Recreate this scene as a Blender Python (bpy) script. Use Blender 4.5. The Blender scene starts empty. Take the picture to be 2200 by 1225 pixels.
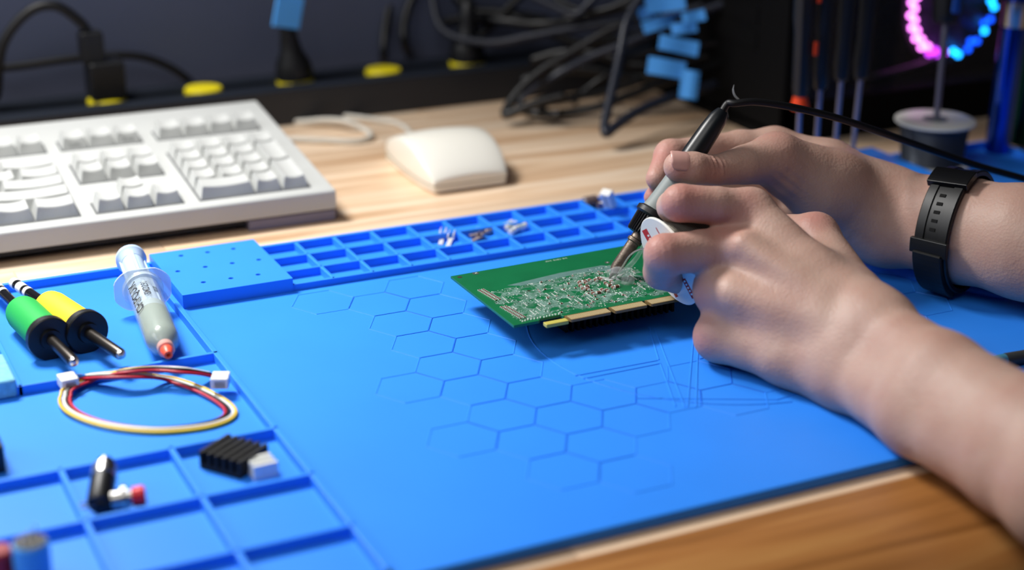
import bpy, bmesh, math, random
import numpy as np
from mathutils import Vector, Matrix

# ------------------------------------------------------------------ camera, world, lights, exposure
S = 0.001                                   # everything below is written in millimetres
CAM = Vector((-314.765, -967.973, 355.530))
RT = Vector((0.90022266, -0.43538185, 0.00646565))
UP = Vector((0.14972155, 0.32344884, 0.93432559))
FW = Vector((0.40887971, 0.84013302, -0.35636202))
FPX = 3549.137

scene = bpy.context.scene
col = scene.collection
cam_d = bpy.data.cameras.new('camera')
cam = bpy.data.objects.new('camera', cam_d)
col.objects.link(cam)
m = Matrix((RT, UP, -FW)).transposed().to_4x4()
m.translation = CAM * S
cam.matrix_world = m
cam_d.sensor_width = 36.0
cam_d.lens = FPX * 36.0 / 2200.0
cam_d.clip_start = 0.01
cam_d.clip_end = 20
cam_d.dof.use_dof = True
cam_d.dof.focus_distance = 0.945
cam_d.dof.aperture_fstop = 3.7
scene.camera = cam

world = bpy.data.worlds.new('room_light')
scene.world = world
world.use_nodes = True
bg = world.node_tree.nodes['Background']
bg.inputs[0].default_value = (0.62, 0.72, 1.0, 1)
bg.inputs[1].default_value = 0.035

def area(name, loc, target, size, size_y, power, color, spread=180):
    d = bpy.data.lights.new(name, 'AREA')
    d.shape = 'RECTANGLE'
    d.size = size * S
    d.size_y = size_y * S
    d.energy = power
    d.color = color
    d.spread = math.radians(spread)
    o = bpy.data.objects.new(name, d)
    col.objects.link(o)
    o.location = Vector(loc) * S
    o.rotation_euler = (Vector(target) - Vector(loc)).to_track_quat('-Z', 'Y').to_euler()
    return o

# the bench lamp above and behind the keyboard, plus a soft fill light added on the left
area('bench_lamp', (-300, 280, 720), (-130, -110, 0), 290, 190, 3.9, (1.0, 0.98, 0.95), 95)
area('left_fill', (-1250, 60, 860), (0, -200, 0), 700, 520, 5.0, (0.95, 0.97, 1.0))
area('overhead_fill', (-640, -640, 1150), (0, -200, 0), 800, 600, 4.6, (1.0, 0.96, 0.92))  # broad overhead fill, added to lift the camera-facing sides of the hands

scene.view_settings.view_transform = 'Standard'
scene.view_settings.look = 'None'
scene.view_settings.gamma = 1.0
scene.view_settings.use_curve_mapping = False
scene.view_settings.exposure = 0.1

# ------------------------------------------------------------------ helpers
def ray(u, v):
    return RT * ((u - 1100) / FPX) - UP * ((v - 612.5) / FPX) + FW

def at(u, v, z):
    d = ray(u, v)
    return CAM + d * ((z - CAM.z) / d.z)

def cd(u, v, dep):
    return CAM + ray(u, v) * dep

ORG = {}

def empty(name, loc, label, cat, group=None, rz=0.0):
    o = bpy.data.objects.new(name, None)
    o.empty_display_size = 0.01
    col.objects.link(o)
    o.location = Vector(loc) * S
    o.rotation_euler = (0, 0, rz)
    tag(o, label, cat, group)
    ORG[o] = Vector(loc)
    return o

def tag(o, label=None, cat=None, group=None, kind=None):
    if label: o['label'] = label
    if cat: o['category'] = cat
    if group: o['group'] = group
    if kind: o['kind'] = kind
    return o

def link(name, me, parent=None, org=None, loc=None):
    o = bpy.data.objects.new(name, me)
    col.objects.link(o)
    if parent is not None:
        o.parent = parent
        ORG[o] = ORG.get(parent, Vector((0, 0, 0)))
    else:
        ORG[o] = Vector(org) if org is not None else Vector((0, 0, 0))
        o.location = ORG[o] * S
    if loc is not None:
        o.location = Vector(loc) * S
    return o

class MB:
    """collects shapes in millimetres, builds one mesh object"""
    def __init__(s):
        s.v = []; s.f = []; s.mi = []; s.cur = 0; s.keep = False
    def add(s, vs, fs):
        b = len(s.v)
        s.v += [Vector(p) for p in vs]
        s.f += [[b + i for i in f] for f in fs]
        s.mi += [s.cur] * len(fs)
        return s
    def box(s, lo, hi, M=None):
        x0, y0, z0 = lo; x1, y1, z1 = hi
        vs = [Vector(p) for p in ((x0, y0, z0), (x1, y0, z0), (x1, y1, z0), (x0, y1, z0), (x0, y0, z1), (x1, y0, z1), (x1, y1, z1), (x0, y1, z1))]
        if M is not None: vs = [M @ p for p in vs]
        return s.add(vs, [(0, 3, 2, 1), (4, 5, 6, 7), (0, 1, 5, 4), (1, 2, 6, 5), (2, 3, 7, 6), (3, 0, 4, 7)])
    def prism(s, poly, z0, z1, M=None):
        n = len(poly)
        vs = [Vector((x, y, z0)) for x, y in poly] + [Vector((x, y, z1)) for x, y in poly]
        if M is not None: vs = [M @ p for p in vs]
        return s.add(vs, [list(range(n))[::-1], list(range(n, 2 * n))] + [(i, (i + 1) % n, n + (i + 1) % n, n + i) for i in range(n)])
    def lathe(s, p0, axis, prof, n=32, caps=True, ang=0.0):
        """prof: (distance along the axis, radius)"""
        a = Vector(axis).normalized(); p0 = Vector(p0)
        ref = Vector((0, 0, 1)) if abs(a.z) < 0.9 else Vector((1, 0, 0))
        e1 = a.cross(ref).normalized(); e2 = a.cross(e1)
        vs = []; fs = []
        for h, r in prof:
            for k in range(n):
                t = ang + 2 * math.pi * k / n
                vs.append(p0 + a * h + (e1 * math.cos(t) + e2 * math.sin(t)) * r)
        for i in range(len(prof) - 1):
            for k in range(n):
                k2 = (k + 1) % n
                fs.append((i * n + k, (i + 1) * n + k, (i + 1) * n + k2, i * n + k2))
        if caps:
            fs.append(list(range(n)))
            fs.append(list(range((len(prof) - 1) * n, len(prof) * n))[::-1])
        return s.add(vs, fs)
    def tube(s, pts, r, n=8, caps=True, smooth=0, flat=1.0):
        pts = [Vector(p) for p in pts]
        if smooth:
            if isinstance(r, (list, tuple)):
                r = list(np.interp(np.linspace(0, len(r) - 1, (len(r) - 1) * smooth + 1), range(len(r)), r))
            pts = spline(pts, smooth)
        N = len(pts); vs = []; fs = []
        tan = [(pts[min(i + 1, N - 1)] - pts[max(i - 1, 0)]).normalized() for i in range(N)]
        ref = Vector((0, 0, 1)) if abs(tan[0].z) < 0.9 else Vector((1, 0, 0))
        e1 = tan[0].cross(ref).normalized()
        for i in range(N):
            e1 = (e1 - tan[i] * e1.dot(tan[i])).normalized()
            e2 = tan[i].cross(e1)
            rr = r[i] if isinstance(r, (list, tuple)) else r
            for k in range(n):
                t = 2 * math.pi * k / n
                vs.append(pts[i] + (e1 * math.cos(t) + e2 * (math.sin(t) * flat)) * rr)
        for i in range(N - 1):
            for k in range(n):
                k2 = (k + 1) % n
                fs.append((i * n + k, i * n + k2, (i + 1) * n + k2, (i + 1) * n + k))
        if caps:
            fs.append(list(range(n))[::-1]); fs.append(list(range((N - 1) * n, N * n)))
        return s.add(vs, fs)
    def mesh(s, name, mats, org=(0, 0, 0), smooth=False):
        me = bpy.data.meshes.new(name)
        o = Vector(org)
        me.from_pydata([tuple((p - o) * S) for p in s.v], [], s.f)
        if 5 < len(s.f) < 4000 and not s.keep:
            bm_ = bmesh.new(); bm_.from_mesh(me); bmesh.ops.recalc_face_normals(bm_, faces=bm_.faces); bm_.to_mesh(me); bm_.free()
        for mt in (mats if isinstance(mats, (list, tuple)) else [mats]): me.materials.append(mt)
        if any(s.mi):
            me.polygons.foreach_set('material_index', s.mi)
        if smooth:
            me.polygons.foreach_set('use_smooth', [True] * len(me.polygons))
        me.update()
        return me
    def build(s, name, mats, parent=None, org=None, smooth=False, bevel=0.0, seg=2, ang=40, sharp=None):
        base = ORG[parent] if parent is not None else (Vector(org) if org is not None else Vector((0, 0, 0)))
        me = s.mesh(name, mats, base, smooth)
        o = link(name, me, parent, base)
        if bevel:
            md = o.modifiers.new('bevel', 'BEVEL')
            md.width = bevel * S; md.segments = seg; md.limit_method = 'ANGLE'; md.angle_limit = math.radians(ang)
            md.use_clamp_overlap = True
            if smooth is None: pass
        if smooth and sharp:
            md = o.modifiers.new('edges', 'EDGE_SPLIT')
            md.split_angle = math.radians(sharp)
        return o

def spline(pts, k):
    """Catmull-Rom through the points, k steps to a span"""
    out = []
    P = [pts[0] * 2 - pts[1]] + pts + [pts[-1] * 2 - pts[-2]]
    for i in range(1, len(P) - 2):
        a, b, c, d = P[i - 1], P[i], P[i + 1], P[i + 2]
        for j in range(k):
            t = j / k
            out.append(0.5 * ((2 * b) + (c - a) * t + (2 * a - 5 * b + 4 * c - d) * t * t + (3 * b - a - 3 * c + d) * t ** 3))
    out.append(P[-2])
    return out

def lin(c):
    return tuple((x / 12.92 if x <= 0.04045 else ((x + 0.055) / 1.055) ** 2.4) for x in (c[0] / 255, c[1] / 255, c[2] / 255)) + (1,)

MATS = {}
def mat(name, rgb, rough=0.5, metal=0.0, noise=None, bump=None, emit=None, coat=0.0, sss=0.0, trans=0.0, alpha=1.0, ior=1.45, spec=0.5, linear=False):
    """procedural principled material; rgb as sRGB 0-255. noise=(scale, amount), bump=(scale, strength)"""
    if name in MATS: return MATS[name]
    mt = bpy.data.materials.new(name); mt.use_nodes = True
    nt = mt.node_tree; p = nt.nodes['Principled BSDF']
    c = lin(rgb)
    p.inputs['Base Color'].default_value = c
    p.inputs['Roughness'].default_value = rough
    p.inputs['Metallic'].default_value = metal
    p.inputs['IOR'].default_value = ior
    p.inputs['Specular IOR Level'].default_value = spec
    p.inputs['Coat Weight'].default_value = coat
    p.inputs['Transmission Weight'].default_value = trans
    p.inputs['Alpha'].default_value = alpha
    if sss:
        p.inputs['Subsurface Weight'].default_value = sss
        p.inputs['Subsurface Radius'].default_value = (1.0, 0.5, 0.3)
        p.inputs['Subsurface Scale'].default_value = 0.003
    tc = None
    if noise or bump:
        tc = nt.nodes.new('ShaderNodeTexCoord')
    if noise:
        n = nt.nodes.new('ShaderNodeTexNoise'); n.inputs['Scale'].default_value = noise[0]; n.inputs['Detail'].default_value = 4
        nt.links.new(tc.outputs['Object'], n.inputs['Vector'])
        mx = nt.nodes.new('ShaderNodeMixRGB'); mx.blend_type = 'MULTIPLY'; mx.inputs[0].default_value = 1.0
        mp = nt.nodes.new('ShaderNodeMapRange'); mp.inputs['From Min'].default_value = 0.3; mp.inputs['From Max'].default_value = 0.7
        mp.inputs['To Min'].default_value = 1 - noise[1]; mp.inputs['To Max'].default_value = 1 + noise[1] * 0.3
        nt.links.new(n.outputs['Fac'], mp.inputs['Value'])
        mx.inputs[1].default_value = c
        nt.links.new(mp.outputs[0], mx.inputs[2])
        nt.links.new(mx.outputs[0], p.inputs['Base Color'])
    if bump:
        n2 = nt.nodes.new('ShaderNodeTexNoise'); n2.inputs['Scale'].default_value = bump[0]; n2.inputs['Detail'].default_value = 3
        nt.links.new(tc.outputs['Object'], n2.inputs['Vector'])
        b = nt.nodes.new('ShaderNodeBump'); b.inputs['Strength'].default_value = bump[1]; b.inputs['Distance'].default_value = 0.0005
        nt.links.new(n2.outputs['Fac'], b.inputs['Height'])
        nt.links.new(b.outputs[0], p.inputs['Normal'])
    if emit:
        p.inputs['Emission Color'].default_value = lin(emit[0]); p.inputs['Emission Strength'].default_value = emit[1]
    MATS[name] = mt
    return mt

random.seed(7)
BLUE = mat('blue_silicone', (48, 140, 252), 0.45, noise=(14, 0.05), bump=(900, 0.05), spec=0.35)
BLACKP = mat('black_plastic', (17, 18, 21), 0.42, bump=(700, 0.08))
BLACKR = mat('black_rubber', (8, 8, 10), 0.5)
STEEL = mat('steel', (190, 190, 188), 0.28, metal=1.0)
WHITEP = mat('white_plastic', (235, 235, 230), 0.4)
DESKZ = -10.0
FLOORZ = -5.2
TOPZ = -4.2

# ------------------------------------------------------------------ the setting: wall, floor
def structure(o):
    o['kind'] = 'structure'
    return o
WALL = mat('navy_wall_paint', (88, 96, 122), 0.75, noise=(5, 0.10), bump=(160, 0.1))
structure(MB().box((-1500, 395, -760), (1700, 425, 1500)).build('wall_back', WALL))
structure(MB().box((-1500, -2200, -790), (1700, 395, -760)).build('floor', mat('dark_floor', (40, 38, 38), 0.6, noise=(8, 0.2))))

# ------------------------------------------------------------------ desk of glued staves
def wood_mat(name='butcher_block_wood', cols=((190, 150, 112), (227, 196, 163), (243, 224, 201))):
    mt = bpy.data.materials.new(name); mt.use_nodes = True
    nt = mt.node_tree; p = nt.nodes['Principled BSDF']
    tc = nt.nodes.new('ShaderNodeTexCoord')
    oi = nt.nodes.new('ShaderNodeObjectInfo')
    mp = nt.nodes.new('ShaderNodeMapping'); mp.inputs['Scale'].default_value = (3, 42, 42)
    cb = nt.nodes.new('ShaderNodeCombineXYZ')
    mu = nt.nodes.new('ShaderNodeMath'); mu.operation = 'MULTIPLY'; mu.inputs[1].default_value = 37.0
    nt.links.new(oi.outputs['Random'], mu.inputs[0])
    for i in range(3): nt.links.new(mu.outputs[0], cb.inputs[i])
    nt.links.new(cb.outputs[0], mp.inputs['Location'])
    nt.links.new(tc.outputs['Object'], mp.inputs['Vector'])
    n = nt.nodes.new('ShaderNodeTexNoise'); n.inputs['Scale'].default_value = 1.6; n.inputs['Detail'].default_value = 6; n.inputs['Distortion'].default_value = 0.6
    nt.links.new(mp.outputs[0], n.inputs['Vector'])
    r = nt.nodes.new('ShaderNodeValToRGB')
    e = r.color_ramp.elements
    e[0].position = 0.28; e[0].color = lin(cols[0])
    e[1].position = 0.72; e[1].color = lin(cols[2])
    x = e.new(0.5); x.color = lin(cols[1])
    nt.links.new(n.outputs['Fac'], r.inputs[0])
    hsv = nt.nodes.new('ShaderNodeHueSaturation')
    mr = nt.nodes.new('ShaderNodeMapRange'); mr.inputs['To Min'].default_value = 0.78; mr.inputs['To Max'].default_value = 1.08
    nt.links.new(oi.outputs['Random'], mr.inputs['Value'])
    nt.links.new(mr.outputs[0], hsv.inputs['Value'])
    nt.links.new(r.outputs[0], hsv.inputs['Color'])
    nt.links.new(hsv.outputs[0], p.inputs['Base Color'])
    p.inputs['Roughness'].default_value = 0.38
    return mt
WOOD = wood_mat()
DARKER_WOOD = wood_mat('darker_edge_wood', ((132, 84, 38), (168, 112, 58), (190, 138, 78)))  # nosing wood, darker and more orange than the staves
desk = empty('desk', (0, -500, DESKZ - 30), 'light butcher-block wooden desk under the blue mat and keyboard', 'desk')
DX0, DX1, DY0, DY1 = -900, 1150, -497, 395
NOSE = 79.0; WS = 58.0
rows = int(round((DY1 - DY0 - NOSE) / WS)); WS = (DY1 - DY0 - NOSE) / rows
for i in range(rows + 1):
    W = NOSE if i == 0 else WS
    y0 = DY0 if i == 0 else DY0 + NOSE + (i - 1) * WS
    if i == 0:                                # front row: one long rounded nosing
        b = MB()
        prof = [(y0 + W, DESKZ)] + [(y0 + 66 - 66 * math.sin(t), DESKZ - 30 + 30 * math.cos(t)) for t in np.linspace(0, math.pi / 2, 13)] + [(y0, DESKZ - 36), (y0 + 12, DESKZ - 40), (y0 + W, DESKZ - 40)]
        n = len(prof)
        vs = [(DX0, y, z) for y, z in prof] + [(DX1, y, z) for y, z in prof]
        b.add(vs, [list(range(n)), list(range(2 * n - 1, n - 1, -1))] + [(k, n + k, n + (k + 1) % n, (k + 1) % n) for k in range(n)])
        b.build('front_nosing', DARKER_WOOD, desk, smooth=True, sharp=50)
        continue
    x = DX0 - random.uniform(0, 400)
    while x < DX1:
        x1 = x + random.uniform(420, 640)
        a, c = max(x, DX0), min(x1, DX1)
        if c - a > 5:
            me = MB().box((a - (a + c) / 2, -W / 2 + 0.1, -30), (c - (a + c) / 2 - 0.2, W / 2 - 0.1, 0)).mesh('stave', WOOD)
            o = link('stave', me, desk, loc=((a + c) / 2, y0 + W / 2 + 500, 30))
            md = o.modifiers.new('bevel', 'BEVEL'); md.width = 0.0003; md.segments = 1
        x = x1

# ------------------------------------------------------------------ blue silicone repair mat
mo = Vector((0, -408, DESKZ))
mat_o = empty('repair_mat', mo, 'large blue silicone repair mat with compartments and hexagon relief', 'mat')
MX0, MX1, MY0, MY1 = -316.0, 580.0, -408.5, 2.0
XV = -97.7; PITCH = 26.0; XR = 466.0
YR = [0.0, -24.7, -49.6, -72.4]
def mpart(name, b, bevel=0.5, seg=2):
    return b.build(name, BLUE, mat_o, bevel=bevel, seg=seg)
mpart('base', MB().box((MX0, MY0, DESKZ), (MX1, MY1, FLOORZ)), 0.8)
mpart('work_surface', MB().box((XV + 1, MY0, FLOORZ - 0.5), (XR - 1, YR[3], TOPZ)), 0.8)
WT = 1.35
def wall(x0, y0, x1, y1, name='divider', t=WT, top=0.0):
    mpart(name, MB().box((min(x0, x1) - t, min(y0, y1) - t, FLOORZ - 0.4), (max(x0, x1) + t, max(y0, y1) + t, top)), 0.45)
wall(MX0 + 1.5, 0.3, MX1 - 1.5, 0.3, 'rim', 1.7)              # back rim
wall(MX0 + 1.5, MY0 + 1.5, XV, MY0 + 1.5, 'rim', 1.5)
wall(XR, MY0 + 1.5, MX1 - 1.5, MY0 + 1.5, 'rim', 1.5)
wall(MX0 + 1.5, MY0 + 1.5, MX0 + 1.5, 0, 'rim', 1.5)
wall(MX1 - 1.5, MY0 + 1.5, MX1 - 1.5, 0, 'rim', 1.5)
wall(XV, MY0 + 1.5, XV, 0, 'divider', 1.6)
wall(XR, MY0 + 1.5, XR, 0, 'divider', 1.6)
for k in range(0, 15):                                        # small compartments along the back
    wall(k * PITCH, YR[3], k * PITCH, 0, 'divider', 1.1)
wall(-27, YR[1], 386, YR[1], 'divider', 1.1)
wall(-27, YR[2], 386, YR[2], 'divider', 1.1)
wall(-27, YR[3], XR, YR[3], 'divider', 1.5)
YH = [-154.0, -257.5, -311.0, -364.4]
for side, xa, xb in ((0, MX0, XV), (1, XR, MX1)):
    for y in YH: wall(xa + 1.5, y, xb, y)
    for k in (1, 2, 3):
        xk = XV - 52.3 * k if side == 0 else XR + 52.3 * k
        if side == 0 or k < 2: wall(xk, MY0 + 1.5, xk, YH[1])
wall(-202.0, YH[0], -202.0, 0)
# raised square pad with a grid of holes
def pad(x0, x1, y0, y1, z1, holes):
    n = 12
    bm = bmesh.new()
    loops = []
    def ring(pts, z):
        vs = [bm.verts.new(((p[0] - mo.x) * S, (p[1] - mo.y) * S, (z - mo.z) * S)) for p in pts]
        es = [bm.edges.new((vs[i], vs[(i + 1) % len(vs)])) for i in range(len(vs))]
        return vs, es
    vo, eo = ring([(x0, y0), (x1, y0), (x1, y1), (x0, y1)], z1)
    edges = list(eo); hs = []
    for hx, hy in holes:
        pts = [(hx + 1.6 * math.cos(2 * math.pi * i / n), hy + 1.6 * math.sin(2 * math.pi * i / n)) for i in range(n)]
        v, e = ring(pts, z1); hs.append((pts, v)); edges += e
    bmesh.ops.triangle_fill(bm, edges=edges, use_beauty=True)
    for pts, v in hs:
        w = [bm.verts.new(((p[0] - mo.x) * S, (p[1] - mo.y) * S, (z1 - 6 - mo.z) * S)) for p in pts]
        for i in range(n):
            bm.faces.new((v[i], v[(i + 1) % n], w[(i + 1) % n], w[i]))
        bm.faces.new(w)
    w = [bm.verts.new(((p[0] - mo.x) * S, (p[1] - mo.y) * S, (FLOORZ - 0.5 - mo.z) * S)) for p in ((x0, y0), (x1, y0), (x1, y1), (x0, y1))]
    for i in range(4): bm.faces.new((vo[i], vo[(i + 1) % 4], w[(i + 1) % 4], w[i]))
    bmesh.ops.recalc_face_normals(bm, faces=bm.faces)
    me = bpy.data.meshes.new('holed_pad'); bm.to_mesh(me); bm.free(); me.materials.append(BLUE)
    return link('holed_pad', me, mat_o)
hol = []
for (u, v) in ((389, 549.5), (446, 542), (501.5, 534.5), (382, 583), (441, 573.5), (499, 565.5), (556, 558), (437, 606.5), (496, 598), (554.5, 590)):
    p = at(u, v, 4.4); hol.append((p.x, p.y))
pad(-94.2, -26.6, -74.6, 3.6, 4.4, hol)
pad(384, 462, -74.6, 3.6, 7.0, [(394 + 18 * i, -24 - 18 * j) for i in range(4) for j in range(3)])
# hexagon outlines, each a low moulded ridge
def ridge(b, p, q, w=0.42, z0=TOPZ - 0.2, z1=TOPZ + 0.26):
    p = Vector((p[0], p[1], 0)); q = Vector((q[0], q[1], 0))
    d = (q - p).normalized(); nn = Vector((-d.y, d.x, 0))
    p = p - d * w * 0.5; q = q + d * w * 0.5
    z0v = Vector((0, 0, z0)); z1v = Vector((0, 0, z1))
    vs = [p - nn * w * 1.5 + z0v, q - nn * w * 1.5 + z0v, q + nn * w * 1.5 + z0v, p + nn * w * 1.5 + z0v,
          p - nn * w * 0.6 + z1v, q - nn * w * 0.6 + z1v, q + nn * w * 0.6 + z1v, p + nn * w * 0.6 + z1v]
    b.add(vs, [(0, 3, 2, 1), (4, 5, 6, 7), (0, 1, 5, 4), (1, 2, 6, 5), (2, 3, 7, 6), (3, 0, 4, 7)])
HS = 19.5; HH = HS * math.sqrt(3)
HIJ = [(-1, 2), (-1, -6), (-1, -10), (1, 2), (0, 1), (0, -1), (0, -3), (0, -5), (0, -7), (0, -9), (0, -11), (0, -13), (1, 0), (1, -2), (1, -4), (1, -6), (1, -8), (1, -10), (1, -12), (1, -14),
       (2, -9), (2, -11), (3, -10), (4, -9), (4, -11), (5, -10), (6, -9), (7, -10), (8, -11), (9, -12), (9, -8), (9, -6), (10, -7), (10, -5)]
HXY = [(13.0 + i * 1.5 * HS, -132.1 + j * HH / 2) for i, j in HIJ]
bh = MB()
hp = [(HS * math.cos(math.radians(60 * i)), HS * math.sin(math.radians(60 * i))) for i in range(6)]
for i in range(6): ridge(bh, hp[i], hp[(i + 1) % 6])
hm = bh.mesh('hexagon_ridge', BLUE, (0, 0, 0))
for x, y in HXY: link('hexagon_ridge', hm, mat_o, loc=(x - mo.x, y - mo.y, -mo.z))
be = MB()
ang = np.radians(np.arange(100, 262, 4))
arc = [(174 + 107 * math.cos(t), -228 + 107 * math.sin(t)) for t in ang]
for a, b_ in zip(arc[:-1], arc[1:]): ridge(be, a, b_, z1=TOPZ + 0.4)
for a, b_ in (((69.3, -257), (119.5, -257.7)), ((71.5, -262.2), (118.9, -262)), ((139.7, -214), (120.8, -257.1)), ((118.9, -262), (98.1, -312.4)), ((142.4, -215.4), (101.9, -315.1)),
             ((157, -234.7), (103.3, -315.8)), ((152.3, -247), (106.7, -318.4)), ((152.3, -247), (185, -251)), ((141.8, -265.7), (190, -262)), ((85, -296), (150, -328)), ((150, -328), (225, -318)), ((174, -228), (214, -322)), ((174, -228), (244, -290))):
    ridge(be, a, b_, z1=TOPZ + 0.4)
be.build('star_emblem_ridge', BLUE, mat_o)
# ------------------------------------------------------------------ keyboard
BEIGE = mat('beige_keyboard_plastic', (186, 188, 186), 0.55, noise=(30, 0.03), bump=(1500, 0.06))
KEYW = mat('pale_keycap_plastic', (188, 190, 188), 0.5, bump=(1500, 0.05))
KEYG = mat('key_well_painted_shade', (84, 86, 88), 0.6)  # dark grey standing in for the shade around the keys
KFOOT = mat('grey_lilac_base_plastic', (126, 122, 140), 0.5)
INK = mat('dark_ink', (40, 44, 52), 0.6)
RZ = math.radians(-1.0)
KO = Vector((49.6, 57.4, DESKZ))
kb = empty('keyboard', KO, 'beige vintage full-size keyboard standing on the wooden desk', 'keyboard', rz=RZ)
SL = math.atan(0.1)
def kpart(b, name, mt, **k):
    o = b.build(name, mt, None, org=(0, 0, 0), **k)
    o.parent = kb; ORG[o] = Vector((0, 0, 0)); o.location = (0, 0, 0)
    return o
KL = 440.0
prof = [(0.0, 8.5), (0.0, 20.8), (1.4, 22.0), (187, 40.6), (189, 39), (190, 20), (186, 9), (20, 6)]
b = MB(); n = len(prof)
b.add([(-KL, y, z) for y, z in prof] + [(0, y, z) for y, z in prof], [list(range(n))[::-1], list(range(n, 2 * n))] + [(k, (k + 1) % n, n + (k + 1) % n, n + k) for k in range(n)])
kpart(b, 'case', BEIGE, bevel=1.4, seg=3, ang=25)
kpart(MB().box((-KL + 8, 8, 3), (-10, 182, 9)), 'underside', BLACKP)
kpart(MB().box((-62, 1, 0), (-0.5, 30, 7.6)), 'front_foot', KFOOT, bevel=0.8)
kpart(MB().box((-KL + 2, 1, 0), (-KL + 62, 30, 7.6)), 'front_foot', KFOOT, bevel=0.8)
kpart(MB().box((-70, 165, 0), (-30, 180, 9)), 'rear_foot', KFOOT, bevel=0.8)
kpart(MB().box((-KL + 30, 165, 0), (-KL + 70, 180, 9)), 'rear_foot', KFOOT, bevel=0.8)
# keycaps: dished on top, tapering; x to the right, y to the back, base at 0
KM = {}
def keymesh(w, d, h=8.6):
    if (w, d) in KM: return KM[(w, d)]
    b = MB(); nx = 8
    W2, D2 = w / 2 - 0.45, d / 2 - 0.45
    tx, ty0, ty1 = w / 2 - 3.0, -d / 2 + 4.4, d / 2 - 1.6
    vs = []; fs = []
    rows_ = []
    for (yy, hh, xs, bow) in ((-D2, 0, W2, 0), (ty0 - 0.5, h - 0.6, tx + 0.4, 1), (ty0, h, tx, 1), (ty1, h + 0.9, tx, 1), (ty1 + 0.5, h + 0.3, tx + 0.4, 1), (D2, 0, W2, 0)):
        r = []
        for i in range(nx + 1):
            t = -1 + 2 * i / nx
            z = hh - bow * 1.25 * (1 - t * t) if bow else hh
            if hh == h or hh == h + 0.9: z -= 0.0
            r.append(len(vs)); vs.append((t * xs, yy, z))
        rows_.append(r)
    for a, c in zip(rows_[:-1], rows_[1:]):
        for i in range(nx): fs.append((a[i], a[i + 1], c[i + 1], c[i]))
    fs.append([r[0] for r in rows_][::1]); fs.append([r[-1] for r in rows_][::-1])
    b.add(vs, fs)
    me = b.mesh('key', KEYW)
    KM[(w, d)] = me
    return me
PY = 17.9; PX = 19.05; Y0 = 10.4
def ktop(y): return 22.0 + (y - 1.4) * 0.1
def key(xr, row, w=1.0, h=1.0, fy=None):
    """xr = right edge, row counted from the front"""
    yf = Y0 + row * PY if fy is None else fy
    wx, dy = w * PX, h * PY
    me = keymesh(round(wx, 2), round(dy, 2))
    o = link('key', me, None)
    o.parent = kb
    yc = yf + dy / 2
    o.location = Vector((xr - wx / 2, yc, ktop(yc) - 0.2)) * S
    o.rotation_euler = (SL, 0, 0)
    return o
def well_shade(x0, x1, r0, r1, fy=None):  # flat dark plate under a key cluster, painted shade of the recess
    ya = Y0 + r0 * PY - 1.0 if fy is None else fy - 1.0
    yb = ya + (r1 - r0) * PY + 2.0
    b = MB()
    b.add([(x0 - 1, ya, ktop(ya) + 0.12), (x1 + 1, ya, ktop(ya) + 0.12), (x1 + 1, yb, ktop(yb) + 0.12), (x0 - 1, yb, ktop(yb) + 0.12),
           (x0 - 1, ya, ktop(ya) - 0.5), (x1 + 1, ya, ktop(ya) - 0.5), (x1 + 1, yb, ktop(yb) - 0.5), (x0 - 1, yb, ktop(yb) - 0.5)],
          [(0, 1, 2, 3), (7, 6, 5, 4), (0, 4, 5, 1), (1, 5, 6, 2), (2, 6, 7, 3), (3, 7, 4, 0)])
    kpart(b, 'key_well_shade', KEYG)
XN = -15.5                                   # right edge of the number pad
FR = 126.0                                   # front of the function row
well_shade(XN - 4 * PX, XN, 0, 5)
for row in (1, 2, 3):
    for c in (1, 2, 3): key(XN - c * PX, row)
key(XN - 2 * PX, 0, 2.0); key(XN - PX, 0)
key(XN, 0, 1, 2); key(XN, 2, 1, 2)
for c in range(4): key(XN - c * PX, 4)
for c in range(4): key(XN - c * PX, 0, fy=FR)
well_shade(XN - 4 * PX, XN, 0, 1, FR)
XA = -103.4                                  # arrows and editing keys
well_shade(XA - 3 * PX, XA, 0, 1); well_shade(XA - 2 * PX, XA - PX, 0, 2)
for c in range(3): key(XA - c * PX, 0)
key(XA - PX, 1)
well_shade(XA - 3 * PX, XA, 2.9, 4.9)
for row in (2.9, 3.9):
    for c in range(3): key(XA - c * PX, row)
well_shade(XA - 3 * PX, XA, 0, 1, FR)
fk = [key(XA - c * PX, 0, fy=FR) for c in range(3)]
XM = -171.5                                  # the main block
well_shade(XM - 13.3 * PX, XM, 0, 5)
rows5 = [[1.5, 1.25, 1.5, 5.5, 1.5, 1.25, 0.8], [2.75] + [1] * 10 + [0.55], [2.25] + [1] * 11, [1.5] + [1] * 11 + [0.8], [2.0] + [1] * 11 + [0.3]]
for r, ws in enumerate(rows5):
    x = XM
    for w in ws:
        if XM - x + w * PX > 13.3 * PX + 2: break
        key(x, r, w); x -= w * PX
x = XM
for g in range(3):
    well_shade(x - 4 * PX, x, 0, 1, FR)
    for c in range(4): key(x - c * PX, 0, fy=FR)
    x -= 4.3 * PX
def text_mesh(body, size, name, extrude=0.0, bold=0.0):
    cu = bpy.data.curves.new(name, 'FONT'); cu.body = body; cu.size = size
    cu.align_x = 'CENTER'; cu.align_y = 'CENTER'; cu.extrude = extrude; cu.offset = bold; cu.resolution_u = 3
    o = bpy.data.objects.new(name, cu); col.objects.link(o)
    bpy.context.view_layer.update()
    me = bpy.data.meshes.new_from_object(o.evaluated_get(bpy.context.evaluated_depsgraph_get()))
    bpy.data.objects.remove(o); bpy.data.curves.remove(cu)
    return me
for o, t in ((fk[2], 'SysRq'), (fk[0], 'Break')):
    me = text_mesh(t, 3.4 * S, 'front_print'); me.materials.append(INK)
    p = link('front_print', me, o)
    p.location = (0, -0.0079, 0.0036); p.rotation_euler = (math.radians(90 - 26), 0, 0)

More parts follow.
